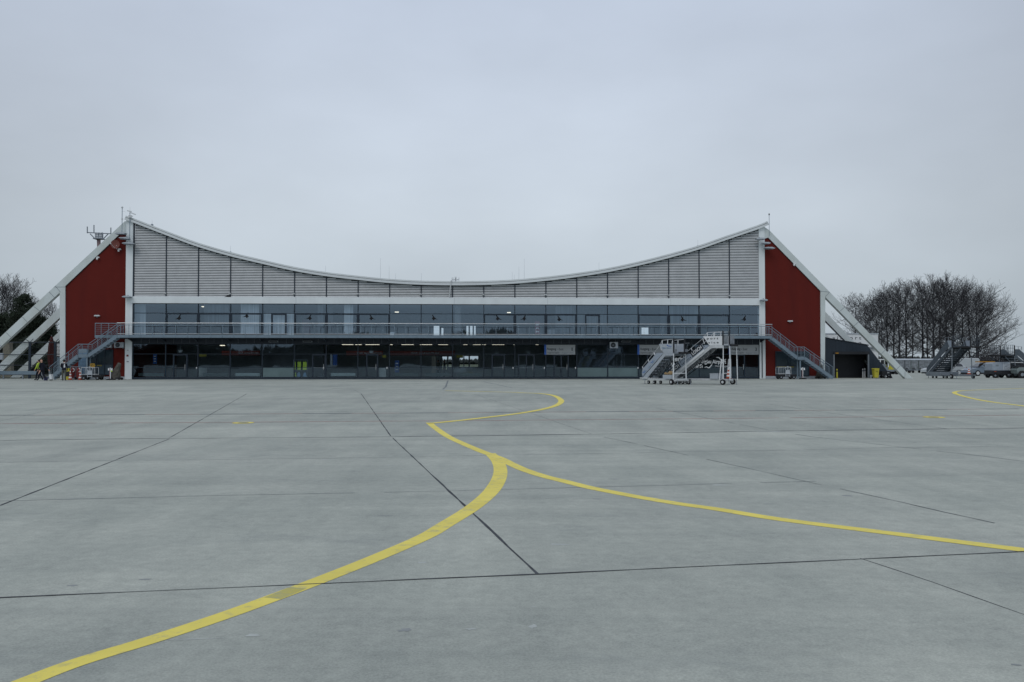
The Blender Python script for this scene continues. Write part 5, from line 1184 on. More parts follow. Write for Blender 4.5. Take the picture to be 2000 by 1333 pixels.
for px in (-20, 58.5, 108): q = MB(); x = fxp(px); q.box(x - .11, x + .11, -.06, .06, 0, ht); q.tube((x, 0, ht), (x - .35, -.3, ht + .35), .03, 5); q.tube((x, 0, ht), (x + .35, -.1, ht + .32), .03, 5); q.build('post', M_frame, r)
mb = MB()
n = int(fx / .10)
for k in range(n): mb.tube((k * .10, .02, .05), (k * .10, .02, ht), .004, 3, cap=False)
for k in range(14): mb.tube((0, .025, .1 + k * ht / 14), (fx, .025, .1 + k * ht / 14), .004, 3, cap=False)
tag(mb.build('mesh', M_frame, r, fixn=False), None)
r = empty('closed_umbrella', Wp(100.5, 85), 0, 'closed dark red parasol standing behind the fence', 'parasol')
mb = MB(); n = 12; vs = []; rings = [(1.0, .20), (1.6, .27), (2.4, .29), (3.2, .24), (3.8, .12), (4.05, .03)]
for z, rr in rings:
    for i in range(n): k = 1 + (.16 if i % 2 else -.1); vs.append((rr * k * math.cos(2 * PI * i / n), rr * k * math.sin(2 * PI * i / n), z))
mb.add(vs, [(j * n + i, j * n + (i + 1) % n, (j + 1) * n + (i + 1) % n, (j + 1) * n + i) for j in range(5) for i in range(n)]); mb.build('cloth', M_umb, r)
mb = MB(); mb.tube((0, 0, 0), (0, 0, 4.15), .04, 8); mb.lathe([(.45, 0), (.45, .12), (.1, .2)], n=12); mb.build('pole', M_midgrey, r)
r = empty('louvred_unit', Wp(113.5, 87), 0, 'ventilation unit with pale horizontal louvres behind the left white column', 'ventilation unit')
mb = MB(); z0, z1 = CAM_Z + (708 - 696) / FPX * 87, CAM_Z + (708 - 671) / FPX * 87; mb.box(-.4, .5, 0, 1.2, 0, z1 + .05); mb.build('casing', M_darkpanel, r)
mb = MB()
for k in range(9): z = z0 + (z1 - z0) * k / 9; mb.beam((-.36, -.05, z + .05), (.46, -.05, z + .05), .06, .10)
mb.build('louvre', M_whitep, r); mb = MB(); mb.box(-.4, .5, -.02, 0, .4, z0 - .1); mb.build('door', M_galv, r)
r = empty('white_box_sign', Wp(1, 86), 0, 'blank pale box sign cut by the left edge', 'sign'); zc = CAM_Z + (708 - 697) / FPX * 86
mb = MB(); mb.box(-.6, .2, 0, .2, zc - .3, zc + .35); mb.build('box', M_greyp, r); mb = MB(); mb.tube((-.2, .1, 0), (-.2, .1, zc - .3), .05, 8); mb.build('post', M_midgrey, r)
r = empty('stone_pillar', Wp(12, 92), 0, 'beige tapering pillar behind the fence near the left edge', 'pillar'); zt_ = CAM_Z + (708 - 671) / FPX * 92
mb = MB(); mb.prism([(-.55, 0), (.55, 0), (.32, zt_), (-.30, zt_)], 0, .6); mb.prism([(-.36, zt_ + .002), (.38, zt_ + .002), (.3, zt_ + .12), (-.28, zt_ + .12)], -.05, .65); mb.build('shaft', mat('beige_stone', (.20, .19, .15), .9, var=.2), r)

# ------------------------------------------------------------------ vehicles
def cartrailer(px, Y, rz, label, col_m):
    r = empty('covered_baggage_trailer', Wp(px, Y), rz, label, 'baggage trailer', 'covered baggage trailers parked under the trees')
    mb = MB(); mb.box(-1.05, 1.05, -.7, .7, .38, .48); mb.beam((1.05, 0, .38), (1.5, 0, .3), .07, .07); mb.build('chassis', M_midgrey, r)
    mb = MB(); mb.box(-1.02, 1.02, .62, .68, .48, 1.85); mb.box(-1.02, -.96, -.66, .62, .48, 1.85); mb.box(.96, 1.02, -.66, .62, .48, 1.85); mb.box(-.03, .03, -.6, .6, .48, 1.85); mb.build('side_wall', col_m, r)
    mb = MB(); mb.prism([(-.74, 1.85), (-.6, 1.99), (0, 2.05), (.6, 1.99), (.74, 1.85)], -1.1, 1.1, plane='yz'); mb.build('roof', M_greyp, r)
    mb = MB()
    for (x0, x1) in ((-.95, -.06), (.06, .93)):
        n = 10; vs = []
        for k in range(n + 1):
            t = k / n; x = x0 + (x1 - x0) * t; vs += [(x, -.66 + .04 * math.sin(t * 14), .55 + .12 * math.sin(t * 5)), (x, -.68 + .02 * math.sin(t * 11), 1.84)]
        mb.add(vs, [(2 * k, 2 * k + 2, 2 * k + 3, 2 * k + 1) for k in range(n)])
    mb.build('curtain', M_gate, r)
    for x in (-.75, .75):
        for y in (-.6, .6): q = MB(); q.tube((x, y - .06, .2), (x, y + .06, .2), .2, 12); q.build('wheel', M_black, r)
M_tr2 = mat('grey_green_trailer_panel', (0.20, 0.24, 0.24), .6)
for k, (px, m) in enumerate(((1762, M_midgrey), (1789, M_tr2), (1816, M_midgrey), (1842, M_tr2))):
    cartrailer(px, 127, R(3 - 2 * k), ['baggage trailer with grey curtains just right of the leaning strut', 'second baggage trailer from the leaning strut, pale curtain hanging open', 'third baggage trailer, left of the grey stairs', 'baggage trailer seen through the grey stairs'][k], m)
def car(px, Y, rz, label, paint_m, van=False, name='car', roofbar=False):
    r = empty(name, Wp(px, Y), rz, label, 'van' if van else 'car')
    if van: side = [(-2.45, .45), (-2.5, .9), (-2.45, 1.9), (-2.3, 2.05), (.9, 2.05), (1.15, 1.95), (1.75, 1.2), (2.35, 1.0), (2.5, .75), (2.5, .42)]; Wd = .95
    else: side = [(-2.3, .38), (-2.35, .75), (-2.25, .98), (-1.7, 1.0), (.9, .98), (1.9, .84), (2.3, .68), (2.35, .38)]; Wd = .88
    n = len(side); mb = MB(); vs = []
    for y, k in ((-Wd, .985), (-Wd + .08, 1.0), (Wd - .08, 1.0), (Wd, .985)):
        vs += [(x * k, y, .38 + (z - .38) * (1 if abs(y) < Wd - .01 else .97)) for x, z in side]
    fs = [tuple(range(n)), tuple(range(4 * n - 1, 3 * n - 1, -1))]
    for s_ in range(3): fs += [(s_ * n + i, s_ * n + (i + 1) % n, (s_ + 1) * n + (i + 1) % n, (s_ + 1) * n + i) for i in range(n)]
    mb.add(vs, fs)
    if not van:
        base = [(-2.15, .97), (-1.95, 1.30), (-1.6, 1.46), (-.1, 1.5), (.35, 1.42), (1.15, .98)]; m_ = len(base); vs = []
        for y, k in ((-Wd + .06, 0), (-Wd + .22, 1), (Wd - .22, 1), (Wd - .06, 0)):
            pass
        for sgn in (-1, 1): vs += [(x, sgn * (Wd - .04 - .22 * (z - .97) / .53), z) for x, z in base]
        mb.add(vs, [tuple(range(m_)), tuple(range(2 * m_ - 1, m_ - 1, -1))] + [(i, (i + 1) % m_, (i + 1) % m_ + m_, i + m_) for i in range(m_)])
    b = mb.build('body', paint_m, r)
    mb = MB()
    if van:
        for sgn in (-1, 1): mb.prism([(.35, 1.2), (1.5, 1.2), (1.05, 1.78), (.35, 1.8)], sgn * (Wd + .005), sgn * (Wd + .012))
    else:
        for sgn in (-1, 1):
            yy = lambda z: sgn * (Wd - .035 - .22 * (z - .97) / .53)
            for P in ([(-1.95, 1.03), (-1.1, 1.03), (-1.1, 1.42), (-1.6, 1.40), (-1.82, 1.28)], [(-1.02, 1.03), (-.12, 1.03), (-.12, 1.44), (-1.02, 1.43)], [(-.04, 1.03), (.98, 1.03), (.38, 1.36), (-.04, 1.43)]):
                mb.add([(x, yy(z) + sgn * .003, z) for x, z in P], [tuple(range(len(P)))])
        mb.add([(.46, -.62, 1.38), (.46, .62, 1.38), (1.10, .76, 1.02), (1.10, -.76, 1.02)], [(0, 1, 2, 3)])
        mb.v = [tuple((v[0] + .03, v[1], v[2] + .02)) if i >= len(mb.v) - 4 else v for i, v in enumerate(mb.v)]
    mb.build('window', M_carglass, r)
    if not van:
        mb = MB()
        for sgn in (-1, 1): mb.beam((-1.9, sgn * (Wd + .002), 1.0), (.95, sgn * (Wd + .002), 1.0), .015, .03)
        mb.build('chrome_strip', M_alu, r)
    for sgn in (-1, 1):
        q = MB(); q.box(2.2 if not van else 2.36, 2.34 if not van else 2.48, sgn * Wd * .62 - .14, sgn * Wd * .62 + .14, .62, .76); q.build('headlight', M_whitep, r)
        q = MB(); q.box(-2.37 if not van else -2.52, -2.28 if not van else -2.44, sgn * Wd * .8 - .08, sgn * Wd * .8 + .08, .7, .95); q.build('tail_light', M_redp, r)
        q = MB(); q.prism([(.75, 1.0), (.98, 1.0), (.95, 1.14), (.8, 1.14)], sgn * (Wd + .02), sgn * (Wd + .16)); q.build('mirror', paint_m, r)
        for x in (-1.4, 1.42):
            q = MB(); q.tube((x, sgn * (Wd - .2), .32), (x, sgn * (Wd + .01), .32), .335, 20); wo = q.build('wheel', M_black, r)
            q = MB(); q.tube((x, sgn * (Wd - .01), .32), (x, sgn * (Wd + .02), .32), .2, 14); q.build('rim', M_alu, wo)
    mb = MB(); mb.box(-2.2, 2.2, -Wd + .05, Wd - .05, .2, .4); mb.build('underbody', M_blackp, r)
    if roofbar: mb = MB(); mb.box(-1.2, .9, -.3, .3, 1.53, 1.64); mb.build('beacon_bar', mat('amber_beacon', (.45, .22, .03), .4), r)
    return r
car(1922, 99, R(180 + 8), 'silver-blue estate car facing left behind the stairs at the right', M_carsilver, roofbar=True)
car(1869, 112, R(186), 'white van half hidden by the grey stairs', M_carwhite, van=True, name='van')
car(1842, 104, R(180), 'white car with its front showing left of the grey stairs', M_carwhite)
# white cab vehicle with a yellow load behind the leaning strut
r = empty('cargo_tractor', Wp(1731, 112), 0, 'white-framed tractor with yellow bonnet behind the leaning strut', 'tractor')
mb = MB(); zt_ = CAM_Z + (708 - 703.5) / FPX * 112
for x in (-1.0, .0): mb.beam((x, -.55, .9), (x, -.55, zt_), .10, .10); mb.beam((x, .55, .9), (x, .55, zt_), .10, .10)
mb.box(-1.1, .1, -.62, .62, zt_, zt_ + .12); mb.build('cab_frame', M_whitep, r)
mb = MB(); mb.prism([(.05, .5), (1.5, .5), (1.5, .95), (1.2, 1.08), (.05, 1.1)], -.5, .5); mb.build('bonnet', M_yellow, r)
mb = MB(); mb.box(-1.3, 1.55, -.6, .6, .35, .6); mb.box(-1.2, .0, -.55, .55, .6, .9); mb.box(-.7, -.2, -.3, .3, .9, 1.3); mb.build('chassis', M_midgrey, r)
for x in (-.85, 1.05):
    for y in (-.55, .55): q = MB(); q.tube((x, y - .1, .3), (x, y + .1, .3), .3, 14); q.build('wheel', M_black, r)
# ground power unit
r = empty('ground_power_unit', Wp(1962, 86.3), R(2), 'grey canopied power unit on a black wheeled chassis at the right edge', 'power unit')
mb = MB(); mb.prism([(-1.62, .74), (.12, .74), (.12, 1.52), (-.1, 1.56), (-1.50, 1.50), (-1.60, 1.40)], -.65, .65); mb.build('canopy', M_panelg, r)
mb = MB(); mb.prism([(.125, .70), (1.58, .70), (1.60, 1.1), (1.42, 1.42), (1.36, 1.50), (.125, 1.53)], -.64, .64); mb.build('cab', M_blackp, r)
mb = MB(); mb.prism([(.08, 1.50), (1.42, 1.47), (1.46, 1.52), (.08, 1.57)], -.67, .67); mb.box(.10, .14, -.66, -.645, .75, 1.5); mb.box(-.52, -.48, -.66, -.652, .78, 1.5); mb.build('edge_trim', M_whitep, r)
mb = MB(); mb.box(-.42, .05, -.662, -.652, .80, 1.42); mb.build('door', M_greyp, r)
mb = MB(); mb.prism([(.25, 1.12), (1.30, 1.12), (1.22, 1.40), (.25, 1.42)], -.655, -.645); mb.build('window', M_carglass, r)
mb = MB(); mb.box(-1.66, 1.64, -.68, .68, .36, .735); mb.beam((-1.6, 0, .4), (-2.1, 0, .3), .08, .08); mb.build('chassis', M_blackp, r)
mb = MB(); mb.box(-1.45, -1.25, -.69, -.681, .60, .66); mb.build('reflector', M_orange, r)
mb = MB(); mb.box(1.10, 1.45, -.70, -.645, .62, .74); mb.build('headlight', M_whitep, r)
mb = MB(); mb.box(-1.3, -1.0, -.66, -.652, 1.12, 1.3); mb.box(-.35, -.15, -.667, -.662, 1.1, 1.18); mb.build('vent', M_midgrey, r)
for x in (-1.35, 0, 1.0):
    for y in (-.6, .6): q = MB(); q.tube((x, y - .08, .24), (x, y + .08, .24), .24, 16); wo = q.build('wheel', M_black, r); q = MB(); q.tube((x, y - .09, .24), (x, y + .09, .24), .1, 10); q.build('rim', M_midgrey, wo)
r = empty('tow_tractor', Wp(2004, 84.5), R(178), 'grey tow tractor with large wheel cut by the right edge', 'tractor')
mb = MB(); mb.prism([(-1.5, .45), (1.1, .45), (1.2, .8), (1.0, 1.05), (-.2, 1.12), (-.4, 1.2), (-1.5, 1.2)], -.6, .6); mb.build('body', M_tr2, r)
mb = MB(); mb.box(.5, 1.15, -.62, .62, 1.06, 1.2); mb.build('seat', M_blackp, r)
for x in (-.9, .75):
    for y in (-.6, .6): q = MB(); q.tube((x, y - .1, .36), (x, y + .1, .36), .36, 20); wo = q.build('wheel', M_black, r); q = MB(); q.tube((x, y - .115, .36), (x, y + .115, .36), .16, 12); q.build('rim', M_midgrey, wo)

# ------------------------------------------------------------------ people
def person(loc, face, joints, zones, hair, label, h=1.78, headskin=True):
    """one continuous skinned body; zones = list of (test, material index)"""
    names = list(joints); bm = bmesh.new(); lay = bm.verts.layers.skin.verify(); V = {}
    for nme in names:
        (x, y, z, ra) = joints[nme]; v = bm.verts.new((x, y, z)); v[lay].radius = (ra, ra); V[nme] = v
    V['pelvis'][lay].use_root = True
    E = [('pelvis', 'waist'), ('waist', 'chest'), ('chest', 'neck'), ('neck', 'head'), ('head', 'crown'), ('chest', 'shL'), ('shL', 'elL'), ('elL', 'wrL'), ('wrL', 'paL'), ('chest', 'shR'), ('shR', 'elR'), ('elR', 'wrR'), ('wrR', 'paR'),
         ('pelvis', 'hiL'), ('hiL', 'knL'), ('knL', 'anL'), ('anL', 'toL'), ('pelvis', 'hiR'), ('hiR', 'knR'), ('knR', 'anR'), ('anR', 'toR')]
    for a, b in E: bm.edges.new((V[a], V[b]))
    me = bpy.data.meshes.new('person'); bm.to_mesh(me); bm.free()
    o = bpy.data.objects.new('person', me); col.objects.link(o)
    o.modifiers.new('s', 'SKIN'); m = o.modifiers.new('d', 'SUBSURF'); m.levels = 2; m.render_levels = 2
    bpy.context.view_layer.update()
    me2 = bpy.data.meshes.new_from_object(o.evaluated_get(bpy.context.evaluated_depsgraph_get()))
    o.modifiers.clear()
    mb = MB(); mb.v = [tuple(v.co) for v in me2.vertices]; mb.f = [tuple(p.vertices) for p in me2.polygons]
    mb.m = [zones(sum((me2.vertices[i].co for i in p.vertices), Vector()) / len(p.vertices)) for p in me2.polygons]
    bpy.data.objects.remove(o)
    for s in 'LR':                                       # fingers and thumb
        pa = Vector(joints['pa' + s][:3]); wr = Vector(joints['wr' + s][:3]); d = (pa - wr).normalized(); side = d.cross(Vector((1, 0, 0))); side = side.normalized() if side.length > .1 else Vector((0, 1, 0))
        fwd = side.cross(d).normalized()
        for k, (o_, ln) in enumerate(((-.027, .062), (-.009, .072), (.009, .068), (.027, .052))):
            a = pa + fwd * o_; b = a + d * ln * .55 + side * .006; c = b + d * ln * .4 + side * .018
            mb.tube(a, b, .0095, 6, .0085, 0); mb.tube(b, c, .0085, 6, .006, 0)
        a = wr.lerp(pa, .4) + fwd * .025; b = a + fwd * .03 + d * .03; mb.tube(a, b, .011, 6, .009, 0); mb.tube(b, b + d * .028, .009, 6, .007, 0)
    hd = Vector(joints['head'][:3])
    mb.ball(tuple(hd + Vector((.01, 0, .035))), .098, 14, 9, sx=1.05, sy=.82, sz=1.22, mi=0)
    mb.ball(tuple(hd + Vector((.112, 0, .02))), .018, 6, 4, sz=1.4, mi=0)                 # nose
    for s in (-1, 1):
        mb.ball(tuple(hd + Vector((.093, s * .034, .045))), .011, 6, 4, mi=4); mb.ball(tuple(hd + Vector((.0, s * .083, .02))), .022, 6, 4, sy=.5, sz=1.3, mi=0)
    mb.beam(tuple(hd + Vector((.098, -.022, -.028))), tuple(hd + Vector((.098, .022, -.028))), .008, .008, mi=5)
    root = mb.build('person', [M_skin, zones.top, zones.mid, zones.leg, M_text, M_redp, zones.shoe], None, smooth=True, loc=loc, rot=(0, 0, face))
    tag(root, label, 'person')
    if hair:
        q = MB(); q.ball(tuple(hd + Vector((-.012, 0, .055))), .105, 12, 8, sx=.98, sy=.86, sz=1.12); q.v = [v if True else v for v in q.v]
        q.f = [f for f in q.f if all(not (q.v[i][0] > hd.x + .055 and q.v[i][2] < hd.z + .11) and q.v[i][2] > hd.z - .06 for i in f)]; q.m = [0] * len(q.f)
        q.build('hair', mat('dark_hair', (.02, .016, .014), .8), root, smooth=True)
    return root
class Z:
    def __init__(s, top, mid, leg, shoe, fn): s.top, s.mid, s.leg, s.shoe, s.fn = top, mid, leg, shoe, fn
    def __call__(s, c): return s.fn(c)
def walk(stride=.3, lean=.03, armL=.12, armR=-.25):
    return dict(pelvis=(0, 0, .95, .135), waist=(.01, 0, 1.08, .13), chest=(lean, 0, 1.30, .155), neck=(lean + .01, 0, 1.47, .06), head=(lean + .03, 0, 1.60, .085), crown=(lean + .03, 0, 1.68, .07),
        shL=(lean, .19, 1.40, .075), elL=(lean + armL * .5, .24, 1.13, .052), wrL=(lean + armL * 1.4, .24, .90, .036), paL=(lean + armL * 1.6, .24, .82, .034),
        shR=(lean, -.19, 1.40, .075), elR=(lean + armR * .5, -.24, 1.13, .052), wrR=(lean + armR * 1.4, -.23, .92, .036), paR=(lean + armR * 1.6, -.23, .84, .034),
        hiL=(0, .10, .90, .105), knL=(stride * .75, .10, .50, .072), anL=(stride, .10, .09, .05), toL=(stride + .17, .10, .045, .042),
        hiR=(0, -.10, .90, .105), knR=(-stride * .15, -.10, .48, .072), anR=(-stride * 1.1, -.10, .14, .05), toR=(-stride * .95, -.10, .045, .042))
def fnB(c):
    if c.z > 1.50: return 0
    if c.z > .86 and abs(c.y) < .19: return 1
    if c.z > .92: return 1
    if abs(c.y) > .18: return 0
    return 6 if c.z < .09 else 3
def fnA(c):
    if c.z > 1.50: return 0
    if c.z > .98 and abs(c.y) < .2: return 1
    if abs(c.y) > .185: return 2 if c.z > .94 else 0
    return 6 if c.z < .09 else 3
J = walk(.28, .03, .10, -.34); J['hiL'] = (.02, .09, .88, .135); J['hiR'] = (-.02, -.09, .88, .135); J['chest'] = (.03, 0, 1.30, .175); J['knL'] = (.20, .10, .50, .085); J['knR'] = (-.05, -.10, .48, .085)
pB = Wp(82.5, 73.6)
perB = person(pB, R(180 - 12), J, Z(M_navy, M_navy, M_navy, M_black, fnB), False, 'bald person in a dark coat walking left and pulling a white suitcase')
person(Wp(77.2, 74.4), R(180 - 5), walk(.22, .02, .15, -.1), Z(M_hivis, M_hivis, M_navy, M_black, fnA), True, 'person in a yellow safety jacket walking beside the bald one')
J3 = walk(.05, -.01, .06, .04); J3['anL'] = (.02, .11, .09, .055); J3['toL'] = (.18, .13, .045, .045); J3['anR'] = (-.03, -.11, .09, .055); J3['toR'] = (.12, -.13, .045, .045); J3['knL'] = (.02, .11, .5, .085); J3['knR'] = (.0, -.11, .5, .085)
J3['elL'] = (.10, .27, 1.16, .06); J3['wrL'] = (.30, .22, 1.06, .04); J3['paL'] = (.38, .20, 1.06, .034)
def fnC(c):
    if c.z > 1.50: return 0
    if (c.z - 1.22) ** 2 / .0144 + (c.y + .05) ** 2 / .0036 < 1 and c.x < -.05: return 2
    if c.z > 1.455: return 2
    if c.z > .88: return 1
    if abs(c.y) > .2: return 0
    return 6 if c.z < .08 else 3
perC = person(Wp(125.5, 73.4), R(100), J3, Z(M_navy, M_whitep, M_khaki, M_black, fnC), True, 'person in khaki trousers and dark jacket with white back patch, seen from behind')
# suitcase pulled behind, tilted, with its handle in the hand
hand = perB.location + Matrix.Rotation(R(168), 3, 'Z') @ Vector(J['paR'][:3])
r = empty('suitcase', Wp(95, 73.6), R(0), 'tilted white trolley suitcase rolling behind the bald person', 'suitcase')
base = Vector((Wp(97.3, 73.5).x, hand.y, .05)); dirn = (Vector((hand.x, hand.y, hand.z)) - base).normalized(); r.location = (base.x, base.y, 0)
nx = Vector((dirn.z, 0, -dirn.x)); c0 = Vector((0, 0, .09))
mb = MB(); P = [c0 + nx * -.02, c0 + nx * -.02 + dirn * .42, c0 + nx * .17 + dirn * .42, c0 + nx * .17]
mb.prism([(p.x, p.z) for p in P], -.17, .17); mb.build('case', M_whitep, r)
mb = MB()
for y in (-.08, .08): mb.tube((c0 + dirn * .42) + Vector((0, y, 0)), Vector((hand.x - base.x, y * .6, hand.z)), .010, 5)
mb.tube((hand.x - base.x, -.06, hand.z), (hand.x - base.x, .06, hand.z), .014, 6); mb.build('handle', M_alu, r)
for y in (-.14, .14): q = MB(); q.tube((.02, y - .02, .045), (.02, y + .02, .045), .045, 10); q.build('wheel', M_black, r)
bg = MB(); bg.box(-.14, .14, -.07, .07, .0, .28); bg.tube((-.06, 0, .28), (-.02, 0, .36), .012, 5); bg.tube((.06, 0, .28), (.02, 0, .36), .012, 5); bg.tube((-.02, 0, .36), (.02, 0, .36), .012, 5)
o = bg.build('shoulder_bag', mat('blue_bag_cloth', (.06, .07, .16), .8), None, loc=(Wp(90, 73.9).x, 73.9, .0)); tag(o, 'small dark blue bag on the ground beside the white suitcase', 'bag')
hl = perC.location + Matrix.Rotation(R(100), 3, 'Z') @ Vector(J3['paR'][:3])
bg = MB(); bg.box(-.17, .17, -.05, .05, -.48, -.12); bg.tube((-.08, 0, -.12), (-.05, 0, 0), .012, 5); bg.tube((.08, 0, -.12), (.05, 0, 0), .012, 5); bg.tube((-.05, 0, 0), (.05, 0, 0), .012, 5)
o = bg.build('briefcase', M_blackp, None, loc=hl); tag(o, 'black case carried by the person in khaki trousers', 'briefcase')
# figures inside the hall, seen against the rear windows
def inner(px, v, face, label, top):
    a = F(px, 715, v)[0]; person(W(a, v, .03), face, walk(.06, 0, .08, .05), Z(top, top, M_navy, M_black, fnB), True, label)
inner(868.5, 8.0, R(200), 'dark figure standing in the hall against the bright rear window', M_navy)
inner(856.5, 6.5, R(160), 'second dim figure in the hall left of the dark one', M_khaki)

# ------------------------------------------------------------------ trees
def bare_tree(seed, H, spread, lean=0.0, n1=15, low=.22, one_side=0.0):
    rnd = random.Random(seed); tr = MB(); cr_ = MB()
    def seg(mb, a, b, r0, r1, n): mb.tube(a, b, r0, n, r1, cap=False)
    pts = [Vector((0, 0, -.1))]; nseg = 9; th = H * .90
    for k in range(1, nseg + 1):
        t = k / nseg; pts.append(Vector((lean * t * t * H * .3 + rnd.uniform(-.12, .12), rnd.uniform(-.12, .12), th * t)))
    r0 = H * .0165 * rnd.uniform(.8, 1.15)
    for k in range(nseg): seg(tr, pts[k], pts[k + 1], max(.03, r0 * (1 - k / nseg) ** .8), max(.02, r0 * (1 - (k + 1) / nseg) ** .8), 7)
    def along(t): x = t * nseg; i = min(int(x), nseg - 1); return pts[i].lerp(pts[i + 1], x - i)
    def branch(p, d, ln, rad, lv):
        if lv >= 4 or ln < .22: return
        ns = 3 if lv < 3 else 2; q = p.copy(); dd = d.copy(); st = []
        for k in range(ns):
            dd = (dd + Vector((rnd.uniform(-.18, .18), rnd.uniform(-.18, .18), rnd.uniform(.0, .22)))).normalized(); e = q + dd * (ln / ns)
            seg(cr_, q, e, max(.014, rad * (1 - k / ns * .55)), max(.012, rad * (1 - (k + 1) / ns * .55)), 4 if lv < 2 else 3); st.append((q.copy(), e.copy(), dd.copy())); q = e
        nb = (10, 7, 6, 0)[lv - 1] if lv > 0 else 6
        for k in range(nb):
            t = (k + .6) / nb; i = min(int(t * ns), ns - 1); a, b, dv = st[i]; pt = a.lerp(b, t * ns - i)
            side = Vector((rnd.uniform(-1, 1), rnd.uniform(-1, 1), rnd.uniform(-.45, .55))).normalized()
            branch(pt, (dv * .65 + side * .85).normalized(), ln * rnd.uniform(.42, .62) * (1.15 - .5 * t), rad * .42, lv + 1)
    for k in range(n1):
        t = low + (1 - low) * ((k + .5) / n1) ** .9; p = along(min(t, .99)); az = k * 2.4 + rnd.uniform(-.4, .4)
        up_ = .05 + 1.15 * t + rnd.uniform(-.15, .2)
        d = Vector((math.cos(az) + one_side, math.sin(az), up_)).normalized()
        prof = (.45 + .75 * math.sin(PI * min(1, (t - low) / (1 - low) * .75 + .18)))
        branch(p, d, spread * prof * rnd.uniform(.8, 1.15), r0 * .36 * (1.2 - t), 1)
    return tr, cr_
protos = []
for s, (H, sp, ln, n1, lo, os_) in enumerate(((15.0, 4.4, 0, 20, .15, 0), (14.0, 4.0, .05, 18, .20, 0), (15.4, 4.3, -.04, 21, .16, 0), (13.2, 4.2, .03, 19, .13, -.2), (12.0, 6.4, .10, 40, .10, .8))):
    protos.append(bare_tree(100 + s, H, sp, ln, n1, lo, os_))
cache = {}
def put_tree(k, px, Y, sc_, rz, label, grp):
    if k not in cache:
        tr, c_ = protos[k]; r = empty('bare_tree', (0, 0, 0), 0); tr.build('trunk', M_bark, r, fixn=False); c_.build('crown', M_twig, r, fixn=False); cache[k] = r
    else: r = copy_tree(cache[k])
    p = at(px, Y); r.location = (p.x, p.y, 0); r.scale = (sc_[0], sc_[0], sc_[1]); r.rotation_euler = (0, 0, rz); tag(r, label, 'bare tree', grp); return r
tp = [(1672, 0, .92, .84), (1690, 3, .85, .93), (1712, 1, .88, .98), (1722, 3, .8, 1.0), (1733, 1, .9, 1.02), (1746, 0, .8, .95), (1757, 2, .85, .98), (1770, 0, 1.0, 1.03), (1783, 3, .8, 1.05), (1802, 0, 1.05, 1.05),
      (1811, 1, .8, 1.08), (1823, 2, .92, 1.02), (1836, 1, .9, 1.15), (1850, 2, .95, 1.02), (1863, 0, .9, 1.05), (1880, 1, .95, 1.08), (1893, 3, .9, 1.08), (1908, 0, .85, .95), (1910, 4, .92, 1.0), (1700, 2, .7, .80), (1862, 3, .85, 1.1)]
tl = ['leftmost bare tree of the clump, half behind the white hall', 'bare tree second from the left end of the clump', 'bare tree just above the top of the leaning strut foot', 'slender bare tree right of the white hall edge', 'bare tree with a thin curved trunk in the left part of the clump', 'bare tree left of the thickest left trunk',
      'straight bare tree above the first baggage trailer', 'thick trunked bare tree above the gap between the first two baggage trailers', 'thin bare tree between the two thickest trunks', 'thickest bare tree of the clump above the second baggage trailer', 'bare tree close right of the thickest tree', 'dark straight bare tree above the third baggage trailer',
      'tall bare tree behind the foot of the grey stairs', 'tall bare tree behind the grey stairs flight', 'tallest bare tree behind the platform of the grey stairs', 'bare tree behind the right end of the stair platform', 'bare tree above the white van', 'thick bare tree above the silver-blue estate car', 'rightmost bare tree with long boughs reaching to the right', 'small bare tree rising behind the white hall roof', 'bare tree hidden behind its neighbours in the middle of the clump']
for k, (px, kk, sx_, sz_) in enumerate(tp):
    Y = 152 + (k * 37 % 11) * 1.1; put_tree(kk, px, Y, (sx_, sz_), (k * 1.9) % 6.28 if kk != 4 else R(-12), tl[k], 'bare trees in the clump right of the terminal')
for k, (px, kk, s_, lab) in enumerate(((2, 1, .92, 'bare tree at the left picture edge'), (11, 3, 1.0, 'bare tree just right of the left picture edge'), (25, 0, .92, 'tallest bare tree at the left, standing above the evergreens'), (45, 3, .88, 'bare tree behind the evergreens at the left'), (60, 1, .80, 'low bare tree right of the pointed evergreen'), (103, 2, .72, 'bare tree showing between the struts and the left white column'), (88, 0, .70, 'bare tree seen above the second strut at the left'))):
    put_tree(kk, px, 128 + k * 3, (s_ * .8, s_), k * 1.3, lab, 'bare trees at the left')
def evergreen(seed, H, rad, n):
    rnd = random.Random(seed); tr = MB(); tr.tube((0, 0, 0), (0, 0, H * .9), .3, 7, .05)
    lf = MB(); clumps = []
    for k in range(120):
        t = rnd.random() ** .8; rr = rad * (1 - t) ** .62 * rnd.uniform(.35, 1.0) + .15; a = rnd.random() * 2 * PI
        clumps.append((rr * math.cos(a), rr * math.sin(a), H * (.04 + .95 * t) + rnd.uniform(-.3, .3), rnd.uniform(.35, .9) * (1.15 - .6 * t)))
    for k in range(n):
        c = clumps[rnd.randrange(len(clumps))]; v = Vector((rnd.gauss(0, .5), rnd.gauss(0, .5), rnd.gauss(0, .42))) * c[3] * 1.25; p = Vector(c[:3]) + v
        if p.z < .1: continue
        d = Vector((rnd.uniform(-1, 1), rnd.uniform(-1, 1), rnd.uniform(-.2, 1))).normalized(); s = rnd.uniform(.12, .26); e = d.orthogonal().normalized() * s * .35
        lf.add([p - e, p + e, p + d * s], [(0, 1, 2)])
    return tr, lf
ev = []
for k in range(2):
    tr, lf = evergreen(50 + k, (9.0, 7.2)[k], (3.0, 3.3)[k], 14000); r = empty('evergreen_tree', (0, 0, 0), 0); tr.build('trunk', M_bark, r, fixn=False); lf.build('crown', M_leafd, r, fixn=False); ev.append([r, False])
